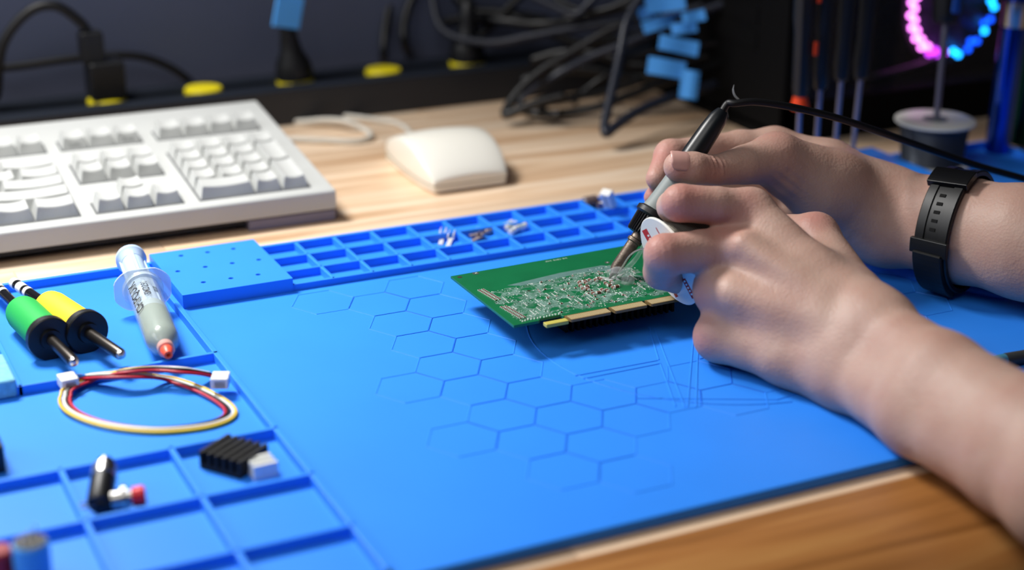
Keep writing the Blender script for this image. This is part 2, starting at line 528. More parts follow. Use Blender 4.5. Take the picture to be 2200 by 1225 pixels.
# ------------------------------------------------------------------ mouse
MOUSEM = mat('cream_mouse_plastic', (238, 235, 224), 0.3, bump=(900, 0.02), coat=0.15)
mz = DESKZ
MOO = Vector((162, 81, mz))
mouse = empty('computer_mouse', MOO, 'cream two-button computer mouse beside the keyboard', 'mouse')
ML, MW = 105.0, 32.5
def mtop(t):                                  # height of the arched top along the mouse, t = 0 at the near end
    return 12.5 + 20.0 * math.sin(math.pi * min(1.0, t * 1.0)) ** 0.8 * (1 - 0.12 * t)
b = MB(); NY, NX = 28, 14
vs = []; fs = []; ids = []
for j in range(NY + 1):
    t = j / NY
    w = MW * (1.0 - 0.10 * (2 * t - 1) ** 4 + 0.04 * math.sin(math.pi * t))
    r = []
    for i in range(NX + 1):
        s_ = -1 + 2 * i / NX
        x = w * s_
        z = mtop(t) - 1.2 * abs(s_) ** 6 - 2.2 * s_ * s_
        r.append(len(vs)); vs.append((MOO.x + x + 4 * t, MOO.y + ML * t, mz + z))
    ids.append(r)
for a, c in zip(ids[:-1], ids[1:]):
    for i in range(NX): fs.append((a[i], a[i + 1], c[i + 1], c[i]))
ring = [ids[0][i] for i in range(NX + 1)] + [ids[j][NX] for j in range(1, NY + 1)] + [ids[NY][i] for i in range(NX - 1, -1, -1)] + [ids[j][0] for j in range(NY - 1, 0, -1)]
low = []
for k in ring:
    p = vs[k]; low.append(len(vs)); vs.append((MOO.x + (p[0] - MOO.x) * 0.97, MOO.y + (p[1] - MOO.y) * 0.985 + 0.8, mz + 1.0))
N = len(ring)
for k in range(N): fs.append((ring[k], low[k], low[(k + 1) % N], ring[(k + 1) % N]))
fs.append(low[::-1])
b.add(vs, fs)
b.build('shell', MOUSEM, mouse, smooth=True, bevel=1.1, seg=3, ang=38)
b = MB()                                      # seam round the lower part and the skid base
pts = [Vector((MOO.x + (vs[k][0] - MOO.x) * 0.992, MOO.y + (vs[k][1] - MOO.y) * 0.996 + 0.2, mz + 6.2)) for k in ring]
b.tube(pts + [pts[0]], 0.35, 5, caps=False)
b.build('seam', mat('seam_grey', (150, 144, 126), 0.6), mouse, smooth=True)
MB().box((MOO.x - 27, MOO.y + 5, mz), (MOO.x + 28, MOO.y + ML - 4, mz + 2.2)).build('base', mat('mouse_base', (190, 184, 164), 0.5), mouse, bevel=0.6)
b = MB()                                      # gap between the two buttons at the far end
b.tube([(MOO.x + 2 + 2.2 * t, MOO.y + ML * t, mz + mtop(t) - 0.1) for t in np.linspace(0.62, 0.97, 8)], 0.35, 5)
b.build('button_gap', MATS['seam_grey'], mouse, smooth=True)

CABLEB = mat('beige_cable_jacket', (206, 202, 192), 0.5)
def cable(name, pts, r, mt, label, cat='cable', group=None, k=8, n=8, parent=None):
    b = MB(); b.tube(pts, r, n, smooth=k)
    p0 = Vector(pts[0])
    if parent is not None: return b.build(name, mt, parent, smooth=True)
    o = b.build(name, mt, None, org=p0, smooth=True)
    return tag(o, label, cat, group)
zc = DESKZ + 2.4
def P(u, v, z=zc): return at(u, v, z)
cable('mouse_cable', [(167, 186, zc + 4), P(860, 268), P(800, 257), P(735, 249), P(680, 243), P(620, 238), P(575, 236), (60, 340, zc)], 2.2, CABLEB, 'thin beige cable running from the mouse towards the power strip')
cable('keyboard_cable', [(30, 250, zc + 8), P(590, 254, zc + 2), P(640, 262), P(700, 258, zc + 3), P(745, 262, zc + 5), P(785, 280), P(796, 295), P(760, 304), P(690, 302), P(630, 300), P(560, 300)], 2.4, CABLEB, 'looped beige keyboard cable lying on the wood beside the keyboard')

# ------------------------------------------------------------------ power strip along the wall
STRIP = mat('dark_anodised_strip', (28, 33, 42), 0.4, metal=0.0, bump=(500, 0.05))
STRIPF = STRIP
YEL = mat('yellow_socket_cover', (232, 214, 22), 0.45)
SX0, SX1, SY0, SY1, SZ = -330.0, 620.0, 305.0, 366.0, 20.0
strip = empty('power_strip', ((SX0 + SX1) / 2, SY0, DESKZ), 'long black metal power strip with round yellow socket covers', 'power strip')
MB().box((SX0, SY0, DESKZ), (SX1, SY1, SZ - 4)).build('body', STRIP, strip, bevel=1.0)
MB().box((SX0, SY0, SZ - 5), (SX1, SY0 + 20, SZ)).build('front_rail', STRIP, strip, bevel=1.2)
MB().box((SX0, SY1 - 20, SZ - 5), (SX1, SY1, SZ)).build('rear_rail', STRIP, strip, bevel=1.2)
OUT = [-42.2 + 79.6 * k for k in range(0, 5)]
bs = MB(); bs.lathe((0, 0, -5), (0, 0, 1), [(0, 15.5), (3.5, 15.5), (5.2, 14.6), (5.6, 11)], 32)
sm = bs.mesh('socket_cover', YEL, smooth=False)
for x in OUT:
    link('socket_cover', sm, strip, loc=(x - (SX0 + SX1) / 2, 340 - SY0, SZ - DESKZ + 0.6))
def cover_top(k): return Vector((OUT[k], 340, SZ + 1.6))
# plug with a stepped black body (left) and its cable arch
p = cover_top(0)
pl = empty('power_plug', p, 'stepped black power adapter plug with an arching cable at far left', 'plug')
MB().box((p.x - 14, p.y - 13, p.z - 0.6), (p.x + 14, p.y + 13, p.z + 30)).build('body', BLACKP, pl, bevel=2.5, seg=3)
MB().box((p.x - 18, p.y - 8, p.z + 29), (p.x + 0, p.y + 8, p.z + 54)).build('neck', BLACKP, pl, bevel=2.0, seg=3)
cable('cord', [(p.x - 9, p.y, p.z + 50), (p.x - 16, p.y, p.z + 62), (p.x - 34, p.y, p.z + 76), (p.x - 55, p.y + 2, p.z + 72), (p.x - 76, p.y + 4, p.z + 48), (p.x - 84, p.y + 6, p.z + 10), (p.x - 86, p.y + 10, DESKZ + 40)], 4.0, BLACKR, None, parent=pl)
# the cord that passes behind it
cable('loose_cable', [(-190, 376, 50), (-120, 377, 44), (-60, 377, 46), (-10, 377, 44), (22, 376, 30), (44, 374, 8), (50, 372, -7)], 3.4, BLACKR, 'black cord bowing along the wall behind the stepped plug')
# round-shouldered plug with blue tape flag
BLUET = mat('blue_masking_tape', (84, 172, 255), 0.65, bump=(400, 0.3))
def round_plug(k, label, tape=False, tilt=0.0, hh=52):
    p = cover_top(k)
    e = empty('power_plug', p, label, 'plug')
    b = MB(); b.lathe(p - Vector((0, 0, 0.8)), (tilt, 0, 1), [(0, 15.5), (6, 15.8), (14, 14.5), (24, 9.5), (36, 7.4), (hh, 6.4), (hh + 2, 4)], 24)
    b.build('body', BLACKP, e, smooth=True, sharp=50)
    return p, e
p, e = round_plug(2, 'black moulded plug carrying a blue tape flag on its cord', True, -0.12)
cable('cord', [(p.x - 5, p.y, p.z + 46), (p.x - 4, p.y, p.z + 62), (p.x + 2, p.y + 2, p.z + 84), (p.x + 14, p.y + 8, p.z + 130), (p.x + 16, p.y + 12, p.z + 200)], 3.4, BLACKR, None, parent=e)
b = MB(); b.box((-15, -1.4, -13), (9, 1.6, 13), Matrix.Translation(p + Vector((-3, -6, 56))) @ Matrix.Rotation(0.22, 4, 'Y') @ Matrix.Rotation(0.1, 4, 'Z'))
b.build('tape_flag', BLUET, e, bevel=0.5)
p, e = round_plug(4, 'black moulded plug half hidden behind the cable tangle', False, 0.02)
cable('cord', [(p.x + 1, p.y, p.z + 48), (p.x + 3, p.y + 2, p.z + 70), (p.x + 4, p.y + 6, p.z + 110), (p.x - 4, p.y + 12, p.z + 190)], 3.6, BLACKR, None, parent=e)
# ------------------------------------------------------------------ green graphics card
GREEN = mat('green_solder_mask', (16, 104, 62), 0.33, noise=(60, 0.12), spec=0.5)
POUR = mat('pale_copper_pour', (92, 128, 122), 0.4, noise=(200, 0.15))
TRACE = mat('pale_traces', (126, 160, 150), 0.35)
TIN = mat('tinned_solder', (226, 232, 228), 0.2, metal=0.15)
GOLD = mat('gold_contacts', (212, 194, 150), 0.3, metal=0.3)
FR4 = mat('bare_board_edge', (124, 100, 58), 0.5)
TABY = mat('yellow_tab', (186, 176, 84), 0.5)
CAPB = mat('brown_ceramic', (112, 74, 62), 0.45)
HOLE = mat('hole_brown', (38, 34, 26), 0.7)
CZ = 14.0
co = Vector((51.0, -219.0, CZ))
card = empty('graphics_card', co, 'green graphics card circuit board being soldered, connector edge towards viewer', 'circuit board')
card.rotation_euler = (0, -0.012, 0.004)
BL, BD = 152.0, 84.6
def cpart(b, name, mt, parent=None, **k):
    o = b.build(name, mt, None, org=(0, 0, 0), **k)
    o.parent = parent or card; o.location = (0, 0, 0); ORG[o] = Vector((0, 0, 0))
    return o
outline = [(0, 0), (15.5, 0), (17.5, 2.4), (30, 2.4), (30.6, 0), (108, 0), (110, 4), (BL, 4), (BL, BD), (0, BD)]
cpart(MB().prism(outline, -1.6, 0), 'board', GREEN, bevel=0.12, seg=1)
for xa, xb in ((31.0, 57.2), (58.9, 80.4), (82.2, 108.4)):
    seg = cpart(MB().prism([(xa, 0.0), (xa + 0.8, -6.2), (xa + 1.4, -6.9), (xb - 0.6, -6.9), (xb, -6.2), (xb, 0.0)], -1.55, -0.02), 'edge_connector', FR4)
    b = MB(); x = xa + 1.3
    while x < xb - 0.9:
        b.box((x, -6.3, -0.1), (x + 0.62, -0.8, 0.05)); x += 1.0
    tag(cpart(b, 'gold_contacts', GOLD, seg), kind='stuff')
cpart(MB().box((17.6, -5.0, -3.2), (31.4, -0.6, -1.0)), 'retention_tab', TABY, bevel=0.4)
# finned cooler and parts on the underside, on which the card rests
HSK = mat('black_anodised', (7, 7, 9), 0.7)
cool = cpart(MB().box((40, 16, -9), (112, 70, -1.6)), 'cooler', HSK)
for i in range(19):
    x = 40.5 + i * 3.9
    cpart(MB().box((x, 16, -18.0), (x + 1.5, 70, -8.8)), 'cooler_fin', HSK, cool)
cpart(MB().lathe((30, 70, -17.9), (0, 0, 1), [(0, 5), (16.5, 5)], 20), 'electrolytic_can', mat('can_black', (28, 28, 34), 0.4))
# drilled holes and rings
def disc(b, x, y, r, z=0.03, n=14):
    b.add([(x + r * math.cos(2 * math.pi * k / n), y + r * math.sin(2 * math.pi * k / n), z) for k in range(n)], [list(range(n))])
for x, y, r in ((4.2, 80.6, 1.5), (93.5, 63.2, 0.8), (30.5, 42.6, 1.0), (62, 30, 1.5)):
    b = MB(); disc(b, x, y, r, 0.05); cpart(b, 'drilled_hole', HOLE)
for x, y, r in ((15.2, 82.2, 2.0), (93.5, 63.2, 1.5)):
    b = MB(); b.lathe((x, y, 0.0), (0, 0, 1), [(0, r), (0.07, r), (0.07, r * 0.55), (0, r * 0.5)], 16, caps=False); cpart(b, 'via_ring', mat('ring_grey', (120, 118, 112), 0.3, metal=0.6))
    b = MB(); disc(b, x, y, 0.5, 0.09); cpart(b, 'via_pad', TIN)
# pale copper area, traces, solder dots
b = MB()
b.add([(x, y, 0.02) for x, y in [(23, 56), (60, 60.5), (88, 60.5), (96, 54), (92, 50), (70, 55), (48, 52), (30, 52)]], [list(range(8))])
cpart(b, 'copper_pour', POUR)
rng = random.Random(11)
def region(x, y):
    if not (5 < x < 136 and 3 < y < 60): return False
    if y > 50 + x * 0.09: return False
    if 74 < x < 90 and 22 < y < 44: return False
    if math.sin(x * 0.31 + 1.3) * math.sin(y * 0.37 + 0.4) > 0.62: return False
    if x > 104 and y > 26: return False
    if x < 22 and y > 58 - x * 0.3: return False
    if x < 13 and (y > 58 or y < 4): return False
    return True
b = MB()
def seg2(b, p, q, w, z):
    d = Vector((q[0] - p[0], q[1] - p[1])); L = d.length
    if L < 1e-3: return
    d /= L; nx, ny = -d.y * w / 2, d.x * w / 2
    b.add([(p[0] - nx, p[1] - ny, z), (q[0] - nx, q[1] - ny, z), (q[0] + nx, q[1] + ny, z), (p[0] + nx, p[1] + ny, z)], [(0, 1, 2, 3)])
dirs = [(math.cos(k * math.pi / 4), math.sin(k * math.pi / 4)) for k in range(8)]
for it in range(1250):
    x, y = rng.uniform(5, 135), rng.uniform(2, 60)
    if not region(x, y): continue
    k = rng.choice([0, 0, 1, 7, 2, 6, 4, 3, 5]); nl = rng.choice([1, 2, 3, 5, 7]); sp = rng.choice([0.5, 0.6, 0.75]); w = rng.choice([0.11, 0.14, 0.19])
    steps = [(k, rng.uniform(1.5, 7)), ((k + rng.choice([-1, 1])) % 8, rng.uniform(1, 5)), (k, rng.uniform(1, 6))]
    z = 0.03 + rng.random() * 0.02
    for j in range(nl):
        px, py = x - dirs[k][1] * sp * j, y + dirs[k][0] * sp * j
        for kk, L in steps[:rng.choice([1, 2, 3])]:
            qx, qy = px + dirs[kk][0] * L, py + dirs[kk][1] * L
            if not region(qx, qy): break
            seg2(b, (px, py), (qx, qy), w, z); px, py = qx, qy
tag(cpart(b, 'traces', TRACE), kind='stuff')
b = MB()
for it in range(1000):
    x, y = rng.uniform(5, 135), rng.uniform(2, 60)
    if not region(x, y): continue
    r = rng.choice([0.22, 0.28, 0.36, 0.46]); h = r * 0.5
    b.lathe((x, y, 0), (0, 0, 1), [(0, r), (h * 0.7, r * 0.7), (h, r * 0.25)], 7)
for it in range(40):                                   # neat rows of joints
    x, y = rng.uniform(8, 126), rng.uniform(4, 40)
    for j in range(rng.randint(4, 9)):
        if region(x, y + j * 1.1): b.lathe((x, y + j * 1.1, 0), (0, 0, 1), [(0, 0.42), (0.3, 0.3), (0.4, 0.1)], 7)
for x in np.arange(7, 30, 1.9): b.lathe((x, 3.2 + rng.random(), 0), (0, 0, 1), [(0, 0.6), (0.4, 0.4), (0.5, 0.1)], 8)
tag(cpart(b, 'solder_joints', TIN), kind='stuff')
b = MB()
for it in range(420):
    x, y = rng.uniform(5, 135), rng.uniform(2, 60)
    if region(x, y): disc(b, x, y, rng.choice([0.25, 0.35, 0.5]), 0.075, 7)
tag(cpart(b, 'dark_vias', mat('dark_via', (10, 34, 26), 0.5)), kind='stuff')
b = MB(); b2 = MB()
def chip(b, b2, x, y, l, w, h, a):
    M = Matrix.Translation((x, y, 0)) @ Matrix.Rotation(a, 4, 'Z')
    b.box((-l * 0.34, -w / 2, 0), (l * 0.34, w / 2, h), M)
    b2.box((-l / 2, -w / 2 - 0.02, 0), (-l * 0.34, w / 2 + 0.02, h + 0.03), M)
    b2.box((l * 0.34, -w / 2 - 0.02, 0), (l / 2, w / 2 + 0.02, h + 0.03), M)
for i in range(14):
    chip(b, b2, 5.2 + 0.16 * i, 56 - 1.4 * i, 1.5, 0.8, 0.5, 0); chip(b, b2, 7.6 + 0.16 * i, 56 - 1.4 * i, 1.5, 0.8, 0.5, 0)
    chip(b, b2, 5.5 + 0.18 * i, 27 - 1.5 * i, 1.5, 0.8, 0.5, 0); chip(b, b2, 8.0 + 0.18 * i, 27 - 1.5 * i, 1.5, 0.8, 0.5, 0)
for it in range(90):
    x, y = rng.uniform(30, 126), rng.uniform(4, 54)
    if region(x, y): chip(b, b2, x, y, 1.6, 0.85, 0.55, rng.choice([0, math.pi / 2]))
tag(cpart(b, 'tiny_components', CAPB), kind='stuff'); tag(cpart(b2, 'tiny_component_ends', TIN), kind='stuff')
inv = Matrix.Translation(co) @ Matrix.Rotation(0.004, 4, 'Z') @ Matrix.Rotation(-0.012, 4, 'Y')
inv = inv.inverted()
for (u, v) in ((230, 660), (240, 692), (300, 660), (345, 632), (410, 632), (470, 625), (310, 702), (322, 728), (380, 775), (480, 738), (530, 745), (600, 715), (640, 700), (520, 668), (560, 688), (285, 640), (440, 612), (270, 725), (440, 765), (580, 650)):
    p = inv @ at(1200 + u / 5.106, 480 + v / 5.106, CZ + 1.0)
    a = math.pi / 2 if rng.random() < 0.6 else 0.0
    b = MB(); b2 = MB(); chip(b, b2, p.x, p.y, 3.2, 1.7, 1.3, a)
    o = cpart(b, 'chip_capacitor', CAPB, bevel=0.1, seg=1); cpart(b2, 'end_cap', TIN, o, bevel=0.1, seg=1)
# white silkscreen marks near the back edge
b = MB()
SILK = mat('silkscreen_white', (206, 222, 212), 0.6)
x = 61.0
for g in range(11):
    if g in (3, 8): x += 1.2; continue
    for s_ in range(rng.randint(2, 4)):
        if rng.random() < 0.5: seg2(b, (x, 80.2 + rng.uniform(0, 1.6)), (x + 0.9, 80.2 + rng.uniform(0, 1.6)), 0.25, 0.06)
        else:
            xx = x + rng.uniform(0, 0.9); seg2(b, (xx, 80.2), (xx, 81.9), 0.25, 0.06)
    x += 1.35
tag(cpart(b, 'silkscreen_print', SILK), kind='stuff')
# molten flux puddle at the joint
FLUX = mat('clear_flux', (214, 222, 218), 0.12, alpha=0.55, coat=0.5)
b = MB()
tipw = at(1308, 600, CZ + 1.0); tl = inv @ tipw
for dx, dy, r in ((0, 0, 3.0), (3.5, 2, 2.2), (-2, 3.5, 2.0), (8.5, 2.5, 1.7), (5, 5.5, 1.6)):
    b.lathe((tl.x + dx, tl.y + dy, 0.02), (0, 0, 1), [(0, r), (0.35, r * 0.85), (0.6, r * 0.5), (0.68, 0.1)], 16)
cpart(b, 'flux_puddle', FLUX, smooth=True)

# ------------------------------------------------------------------ soldering iron
TT = at(1308, 600, CZ + 1.2); TE = cd(1553, 238, 966)
ax = (TE - TT); IL = ax.length; ax.normalize()
iron = empty('soldering_iron', TT, 'soldering iron with black handle, grey collar and bare metal barrel', 'soldering iron')
def il(name, prof, mt, n=28, sharp=35, parent=iron):
    b = MB(); b.lathe(TT, ax, [(f * IL, r) for f, r in prof], n)
    return b.build(name, mt, parent, smooth=True, sharp=sharp)
OXID = mat('oxidised_barrel', (120, 108, 98), 0.42, metal=0.85, noise=(350, 0.35), bump=(900, 0.3))
il('tip', [(0.0, 0.35), (0.02, 0.9), (0.055, 2.4), (0.06, 2.4)], mat('tinned_tip', (150, 148, 142), 0.3, metal=0.9))
il('barrel', [(0.045, 2.8), (0.07, 3.6), (0.215, 3.7), (0.22, 4.6), (0.235, 4.6), (0.24, 3.7), (0.30, 3.7)], OXID)
b = MB()
g = []
for k in range(64):
    r = 8.4 if k % 2 else 7.6
    g.append(r)
e1 = ax.cross(Vector((0, 0, 1))).normalized(); e2 = ax.cross(e1)
vs = []; fs = []
for f, sc in ((0.265, 0.93), (0.275, 1.0), (0.36, 1.08), (0.37, 1.0)):
    for k in range(64):
        t = 2 * math.pi * (k + 0.5 * (k % 2)) / 64
        vs.append(TT + ax * IL * f + (e1 * math.cos(t) + e2 * math.sin(t)) * g[k] * sc)
for i in range(3):
    for k in range(64): fs.append((i * 64 + k, i * 64 + (k + 1) % 64, (i + 1) * 64 + (k + 1) % 64, (i + 1) * 64 + k))
fs.append(list(range(64))[::-1]); fs.append(list(range(192, 256)))
b.add(vs, fs)
b.build('ribbed_nut', BLACKP, iron)
il('rim', [(0.36, 8.6), (0.372, 10.4), (0.395, 10.4), (0.405, 8.4)], BLACKP)
il('grey_collar', [(0.40, 8.2), (0.43, 7.6), (0.50, 7.0), (0.585, 6.6)], mat('grey_rubber', (136, 144, 142), 0.55))
il('handle', [(0.585, 6.6), (0.60, 6.9), (0.75, 6.8), (0.88, 6.3), (0.95, 5.6), (0.985, 4.2), (1.0, 3.4)], mat('satin_black_handle', (20, 24, 28), 0.34))
cp = [TE - ax * 2, TE + ax * 5] + [cd(u, v, d) for u, v, d in ((1580, 222, 964), (1625, 219, 966), (1700, 230, 972), (1800, 254, 985), (1900, 287, 1005), (2000, 322, 1025), (2100, 356, 1040), (2200, 384, 1050), (2330, 420, 1060))]
cable('cord', cp, 2.2, BLACKR, None, parent=iron)

# ------------------------------------------------------------------ hand-held solder spool and its wire
SC = cd(1441, 560, 915)
nrm = ((RT * -0.88 + UP * -0.47) * 0.955 - FW * 0.30).normalized()
em = (RT * 0.49 - UP * 0.87); em = (em - nrm * em.dot(nrm)).normalized(); en = nrm.cross(em)
spool = empty('solder_spool', SC, 'small white solder spool with red print held in the near hand', 'solder spool')
WHITED = mat('white_spool_plastic', (232, 232, 224), 0.4)
REDP = mat('red_print', (190, 24, 38), 0.5)
SR = 27.0
def ringdisc(name, c0, t, ro, ri, mt):
    b = MB(); b.lathe(c0, nrm, [(0, ri), (0, ro - 0.4), (0.3, ro), (t - 0.3, ro), (t, ro - 0.4), (t, ri), (0, ri)], 48, caps=False)
    return b.build(name, mt, spool, smooth=True, sharp=30)
fl = ringdisc('flange', SC, 1.6, SR, 6.5, WHITED)
ringdisc('flange', SC - nrm * 24, 1.6, SR, 6.5, WHITED)
b = MB(); prof = []
for k in range(45):
    h = -22.0 + k * 0.5
    prof.append((h, 20.5 + (0.7 if k % 2 else 0.0)))
b.lathe(SC, nrm, prof, 40); b.build('wound_wire', mat('dull_solder_coil', (150, 146, 138), 0.35, metal=0.8), spool)
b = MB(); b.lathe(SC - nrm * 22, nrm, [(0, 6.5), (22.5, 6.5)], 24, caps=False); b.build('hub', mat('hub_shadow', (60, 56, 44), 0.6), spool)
def onface(b, m0, m1, n0, n1, z=1.66):
    q = [SC + em * a + en * c + nrm * z for a, c in ((m0, n0), (m1, n0), (m1, n1), (m0, n1))]
    b.add(q, [(0, 1, 2, 3)])
b = MB()
onface(b, -22, -5, -12.5, -5); onface(b, -20, -15, 7, 8.2); onface(b, 12, 24, 5, 10); onface(b, 9, 13, -3, 7.5); onface(b, 4, 20, -15, -11)
b.build('red_print', REDP, fl)
b = MB()
for k in range(6): onface(b, -18.5 + 2.0 * k, -17.4 + 2.0 * k, -8.6, -6.0, 1.70)
for k in range(5): onface(b, 13 + 2.0 * k, 14.1 + 2.0 * k, 6.2, 8.6, 1.70)
b.build('white_print', WHITED, fl)
SOLD = mat('bright_solder_wire', (196, 192, 184), 0.25, metal=0.9)
cable('solder_wire', [cd(1470, 548, 922), cd(1420, 540, 924), cd(1390, 535, 928), cd(1370, 538, 936), cd(1353, 550, 946), cd(1338, 572, 957), at(1321, 597, CZ + 1.2)], 0.62, SOLD, None, parent=spool)

# ------------------------------------------------------------------ flux syringe
FA = at(306, 620, 10.5); NA = at(356, 748, 5.6)
sa = (NA - FA); SLn = sa.length; sa.normalize()
syr = empty('flux_syringe', FA + Vector((0, 0, -15.7)), 'clear flux syringe with orange tip cap lying in the blue tray', 'syringe')
CLEAR = mat('clear_syringe_plastic', (216, 228, 230), 0.12, alpha=0.2, coat=0.6)
CLEARB = mat('frosted_plunger_plastic', (190, 214, 240), 0.38, alpha=0.93)
PASTE = mat('grey_green_flux_paste', (124, 138, 114), 0.3, noise=(90, 0.1), sss=0.3)
SRD = 9.6
def sl(name, prof, mt, n=36, parent=syr, sharp=35, caps=True):
    b = MB(); b.lathe(FA, sa, prof, n, caps=caps)
    return b.build(name, mt, parent, smooth=True, sharp=sharp)
barrel = sl('barrel', [(1, SRD - 0.1), (1, SRD), (SLn - 12, SRD), (SLn - 6, SRD - 1.2), (SLn - 2, SRD - 4.6), (SLn - 1, 4.2), (SLn - 1, 3.9), (SLn - 3, SRD - 5), (SLn - 7, SRD - 1.8), (SLn - 12, SRD - 0.7), (1, SRD - 0.7)], CLEAR, caps=False)
# flange: flattened eight-sided finger plate
e1 = sa.cross(Vector((0, 0, 1))).normalized(); e2 = e1.cross(sa)
b = MB(); vs = []
oct_ = []
for k in range(40):
    t = 2 * math.pi * k / 40
    rx = 17.5; ry = 14.2
    x, y = rx * math.cos(t), ry * math.sin(t)
    x = max(-16.4, min(16.4, x)); y = max(-13.0, min(13.0, y))
    oct_.append((x, y))
for h in (0, 2.0):
    for x, y in oct_: vs.append(FA + sa * h + e1 * x + e2 * y)
b.add(vs, [list(range(40)), list(range(79, 39, -1))] + [(k, 40 + k, 40 + (k + 1) % 40, (k + 1) % 40) for k in range(40)])
b.build('finger_flange', mat('flange_clear_plastic', (214, 228, 238), 0.2, alpha=0.5, coat=0.5), syr, bevel=0.5)
sl('flange_collar', [(2.0, 12.0), (4.5, 11.2), (5.0, SRD)], MATS['flange_clear_plastic'], caps=False)
split = SLn * 0.50
sl('flux_paste', [(split, SRD - 0.8), (SLn - 12, SRD - 0.8), (SLn - 7, SRD - 1.9), (SLn - 3, SRD - 5.1), (SLn - 1.5, 2)], PASTE)
sl('plunger_head', [(split - 8, SRD - 1.2), (split - 6, SRD - 0.9), (split - 0.4, SRD - 0.9)], mat('grey_rubber_seal', (150, 166, 168), 0.5))
PLB = 44.0
b = MB()
for k in range(2):
    w = e1 if k else e2; o2 = e2 if k else e1
    q = [FA + sa * h + w * a + o2 * t for h in (-PLB + 1, split - 7) for a in (-7.6, 7.6) for t in (-0.9, 0.9)]
    b.add(q, [(0, 1, 3, 2), (4, 6, 7, 5), (0, 2, 6, 4), (1, 5, 7, 3), (0, 4, 5, 1), (2, 3, 7, 6)])
b.build('plunger_stem', CLEARB, syr, bevel=0.3)
sl('plunger_thumb_rest', [(-PLB - 3.2, 7.6), (-PLB - 2.4, 9.0), (-PLB + 0.8, 9.2), (-PLB + 2.2, 8.0), (-PLB + 6, 6.6)], CLEARB)
sl('plunger_core', [(-PLB + 2, 6.4), (-2, 6.0), (split - 8, 6.6)], CLEARB)
sl('thread_ring', [(SLn - 2, 4.6), (SLn + 2.5, 4.6), (SLn + 3, 3.8)], mat('pink_clear_thread', (240, 190, 180), 0.2, alpha=0.6))
sl('tip_cap', [(SLn - 1, 3.2), (SLn + 4, 3.6), (SLn + 8, 2.7), (SLn + 9, 2.2), (SLn + 9, 1.2), (SLn + 7, 1.0)], mat('orange_red_cap', (240, 92, 66), 0.4))
# printed lettering wrapped round the barrel, reading from the tip towards the flange
cdir = (CAM - (FA + NA) / 2); cdir = (cdir - sa * cdir.dot(sa)).normalized()
tdir = sa.cross(cdir)
if tdir.dot(RT) > 0: tdir = -tdir
def wrap(body, size, h0, ang0, stretch=1.0):
    me = text_mesh(body, size, 'printed_letters', bold=size * 0.022)
    me.materials.append(INK)
    for v in me.vertices:
        x, y = v.co.x * stretch, v.co.y
        th = ang0 + y / SRD
        pnt = FA + sa * (h0 - x) + (cdir * math.cos(th) + tdir * math.sin(th)) * (SRD + 0.08)
        v.co = (pnt - ORG[syr]) * S
    return link('printed_letters', me, barrel)
wrap('CHIPQUIK', 8.0, SLn * 0.31, math.radians(32), 1.0)
wrap('®', 3.0, SLn * 0.31 - 22.5, math.radians(34))
wrap('SMD291', 5.4, SLn * 0.25, math.radians(-12))
wrap('||\u00a6|| |\u00a6|||', 2.6, SLn * 0.27, math.radians(-42))

# ------------------------------------------------------------------ two cartridge heaters with coloured sleeves
def cartridge(rear, sl0, sl1, tip, z0, z1, colr, mname, label, rr=10.2):
    A = at(*rear, z0); T = at(*tip, z1); d = (T - A); L = d.length; d.normalize()
    def f(p):
        q = at(*p, (z0 + z1) / 2); return (q - A).dot(d)
    s0, s1 = f(sl0), f(sl1)
    e = empty('iron_cartridge', A + d * s1 - Vector((0, 0, z1 + 5.2)), label, 'iron cartridge', 'soldering cartridges in the tray')
    def c(name, prof, mt, n=32, parent=e):
        b = MB(); b.lathe(A, d, prof, n); return b.build(name, mt, parent, smooth=True, sharp=35)
    rod = c('contact_rod', [(0, 2.6), (0.5, 3.1), (s0 + 2, 3.1)], mat('gloss_black_rod', (16, 16, 18), 0.2))
    for a0, a1 in ((0.0, 4.5), (9, 16), (19.5, 23)):
        b = MB(); b.lathe(A, d, [(a0 - 0.3, 2.9), (a0, 3.3), (a1, 3.3), (a1 + 0.2, 3.0)], 24); b.build('white_band', WHITEP, rod, smooth=True, sharp=35)
    c('rear_clip', [(s0 - 6, 3.2), (s0 - 5, 5.0), (s0 + 1, 5.4)], BLACKP, 8)
    c('sleeve', [(s0 - 1, rr - 4), (s0, rr - 2.0), (s0 + 2.5, rr - 0.6), (s0 + 7, rr), (s1 - 1, rr)], mat(mname, colr, 0.6, bump=(600, 0.15)))
    c('end_disc', [(s1 - 1.5, rr + 0.3), (s1 - 1.0, rr + 2.0), (s1 + 3.6, rr + 2.0), (s1 + 4.2, rr + 1.4), (s1 + 4.2, 6.0), (s1 + 6.4, 5.6), (s1 + 6.4, 3)], BLACKP)
    c('metal_rod', [(s1 + 4, 3.2), (L - 3, 3.2), (L - 2.2, 2.9)], mat('dark_metal_rod', (74, 70, 66), 0.3, metal=0.9))
    c('rod_tip', [(L - 2.6, 2.8), (L - 0.6, 2.2), (L, 0.8)], STEEL)
    return e
cartridge((-16, 608), (36, 668), (104, 726), (161, 780), 4.6, 7.4, (28, 168, 74), 'green_foam_sleeve', 'black cartridge with a green foam sleeve in the tray')
cartridge((30, 608), (104, 655), (186, 711), (263, 764), 4.6, 7.4, (240, 206, 40), 'yellow_foam_sleeve', 'black cartridge with a yellow foam sleeve in the tray')

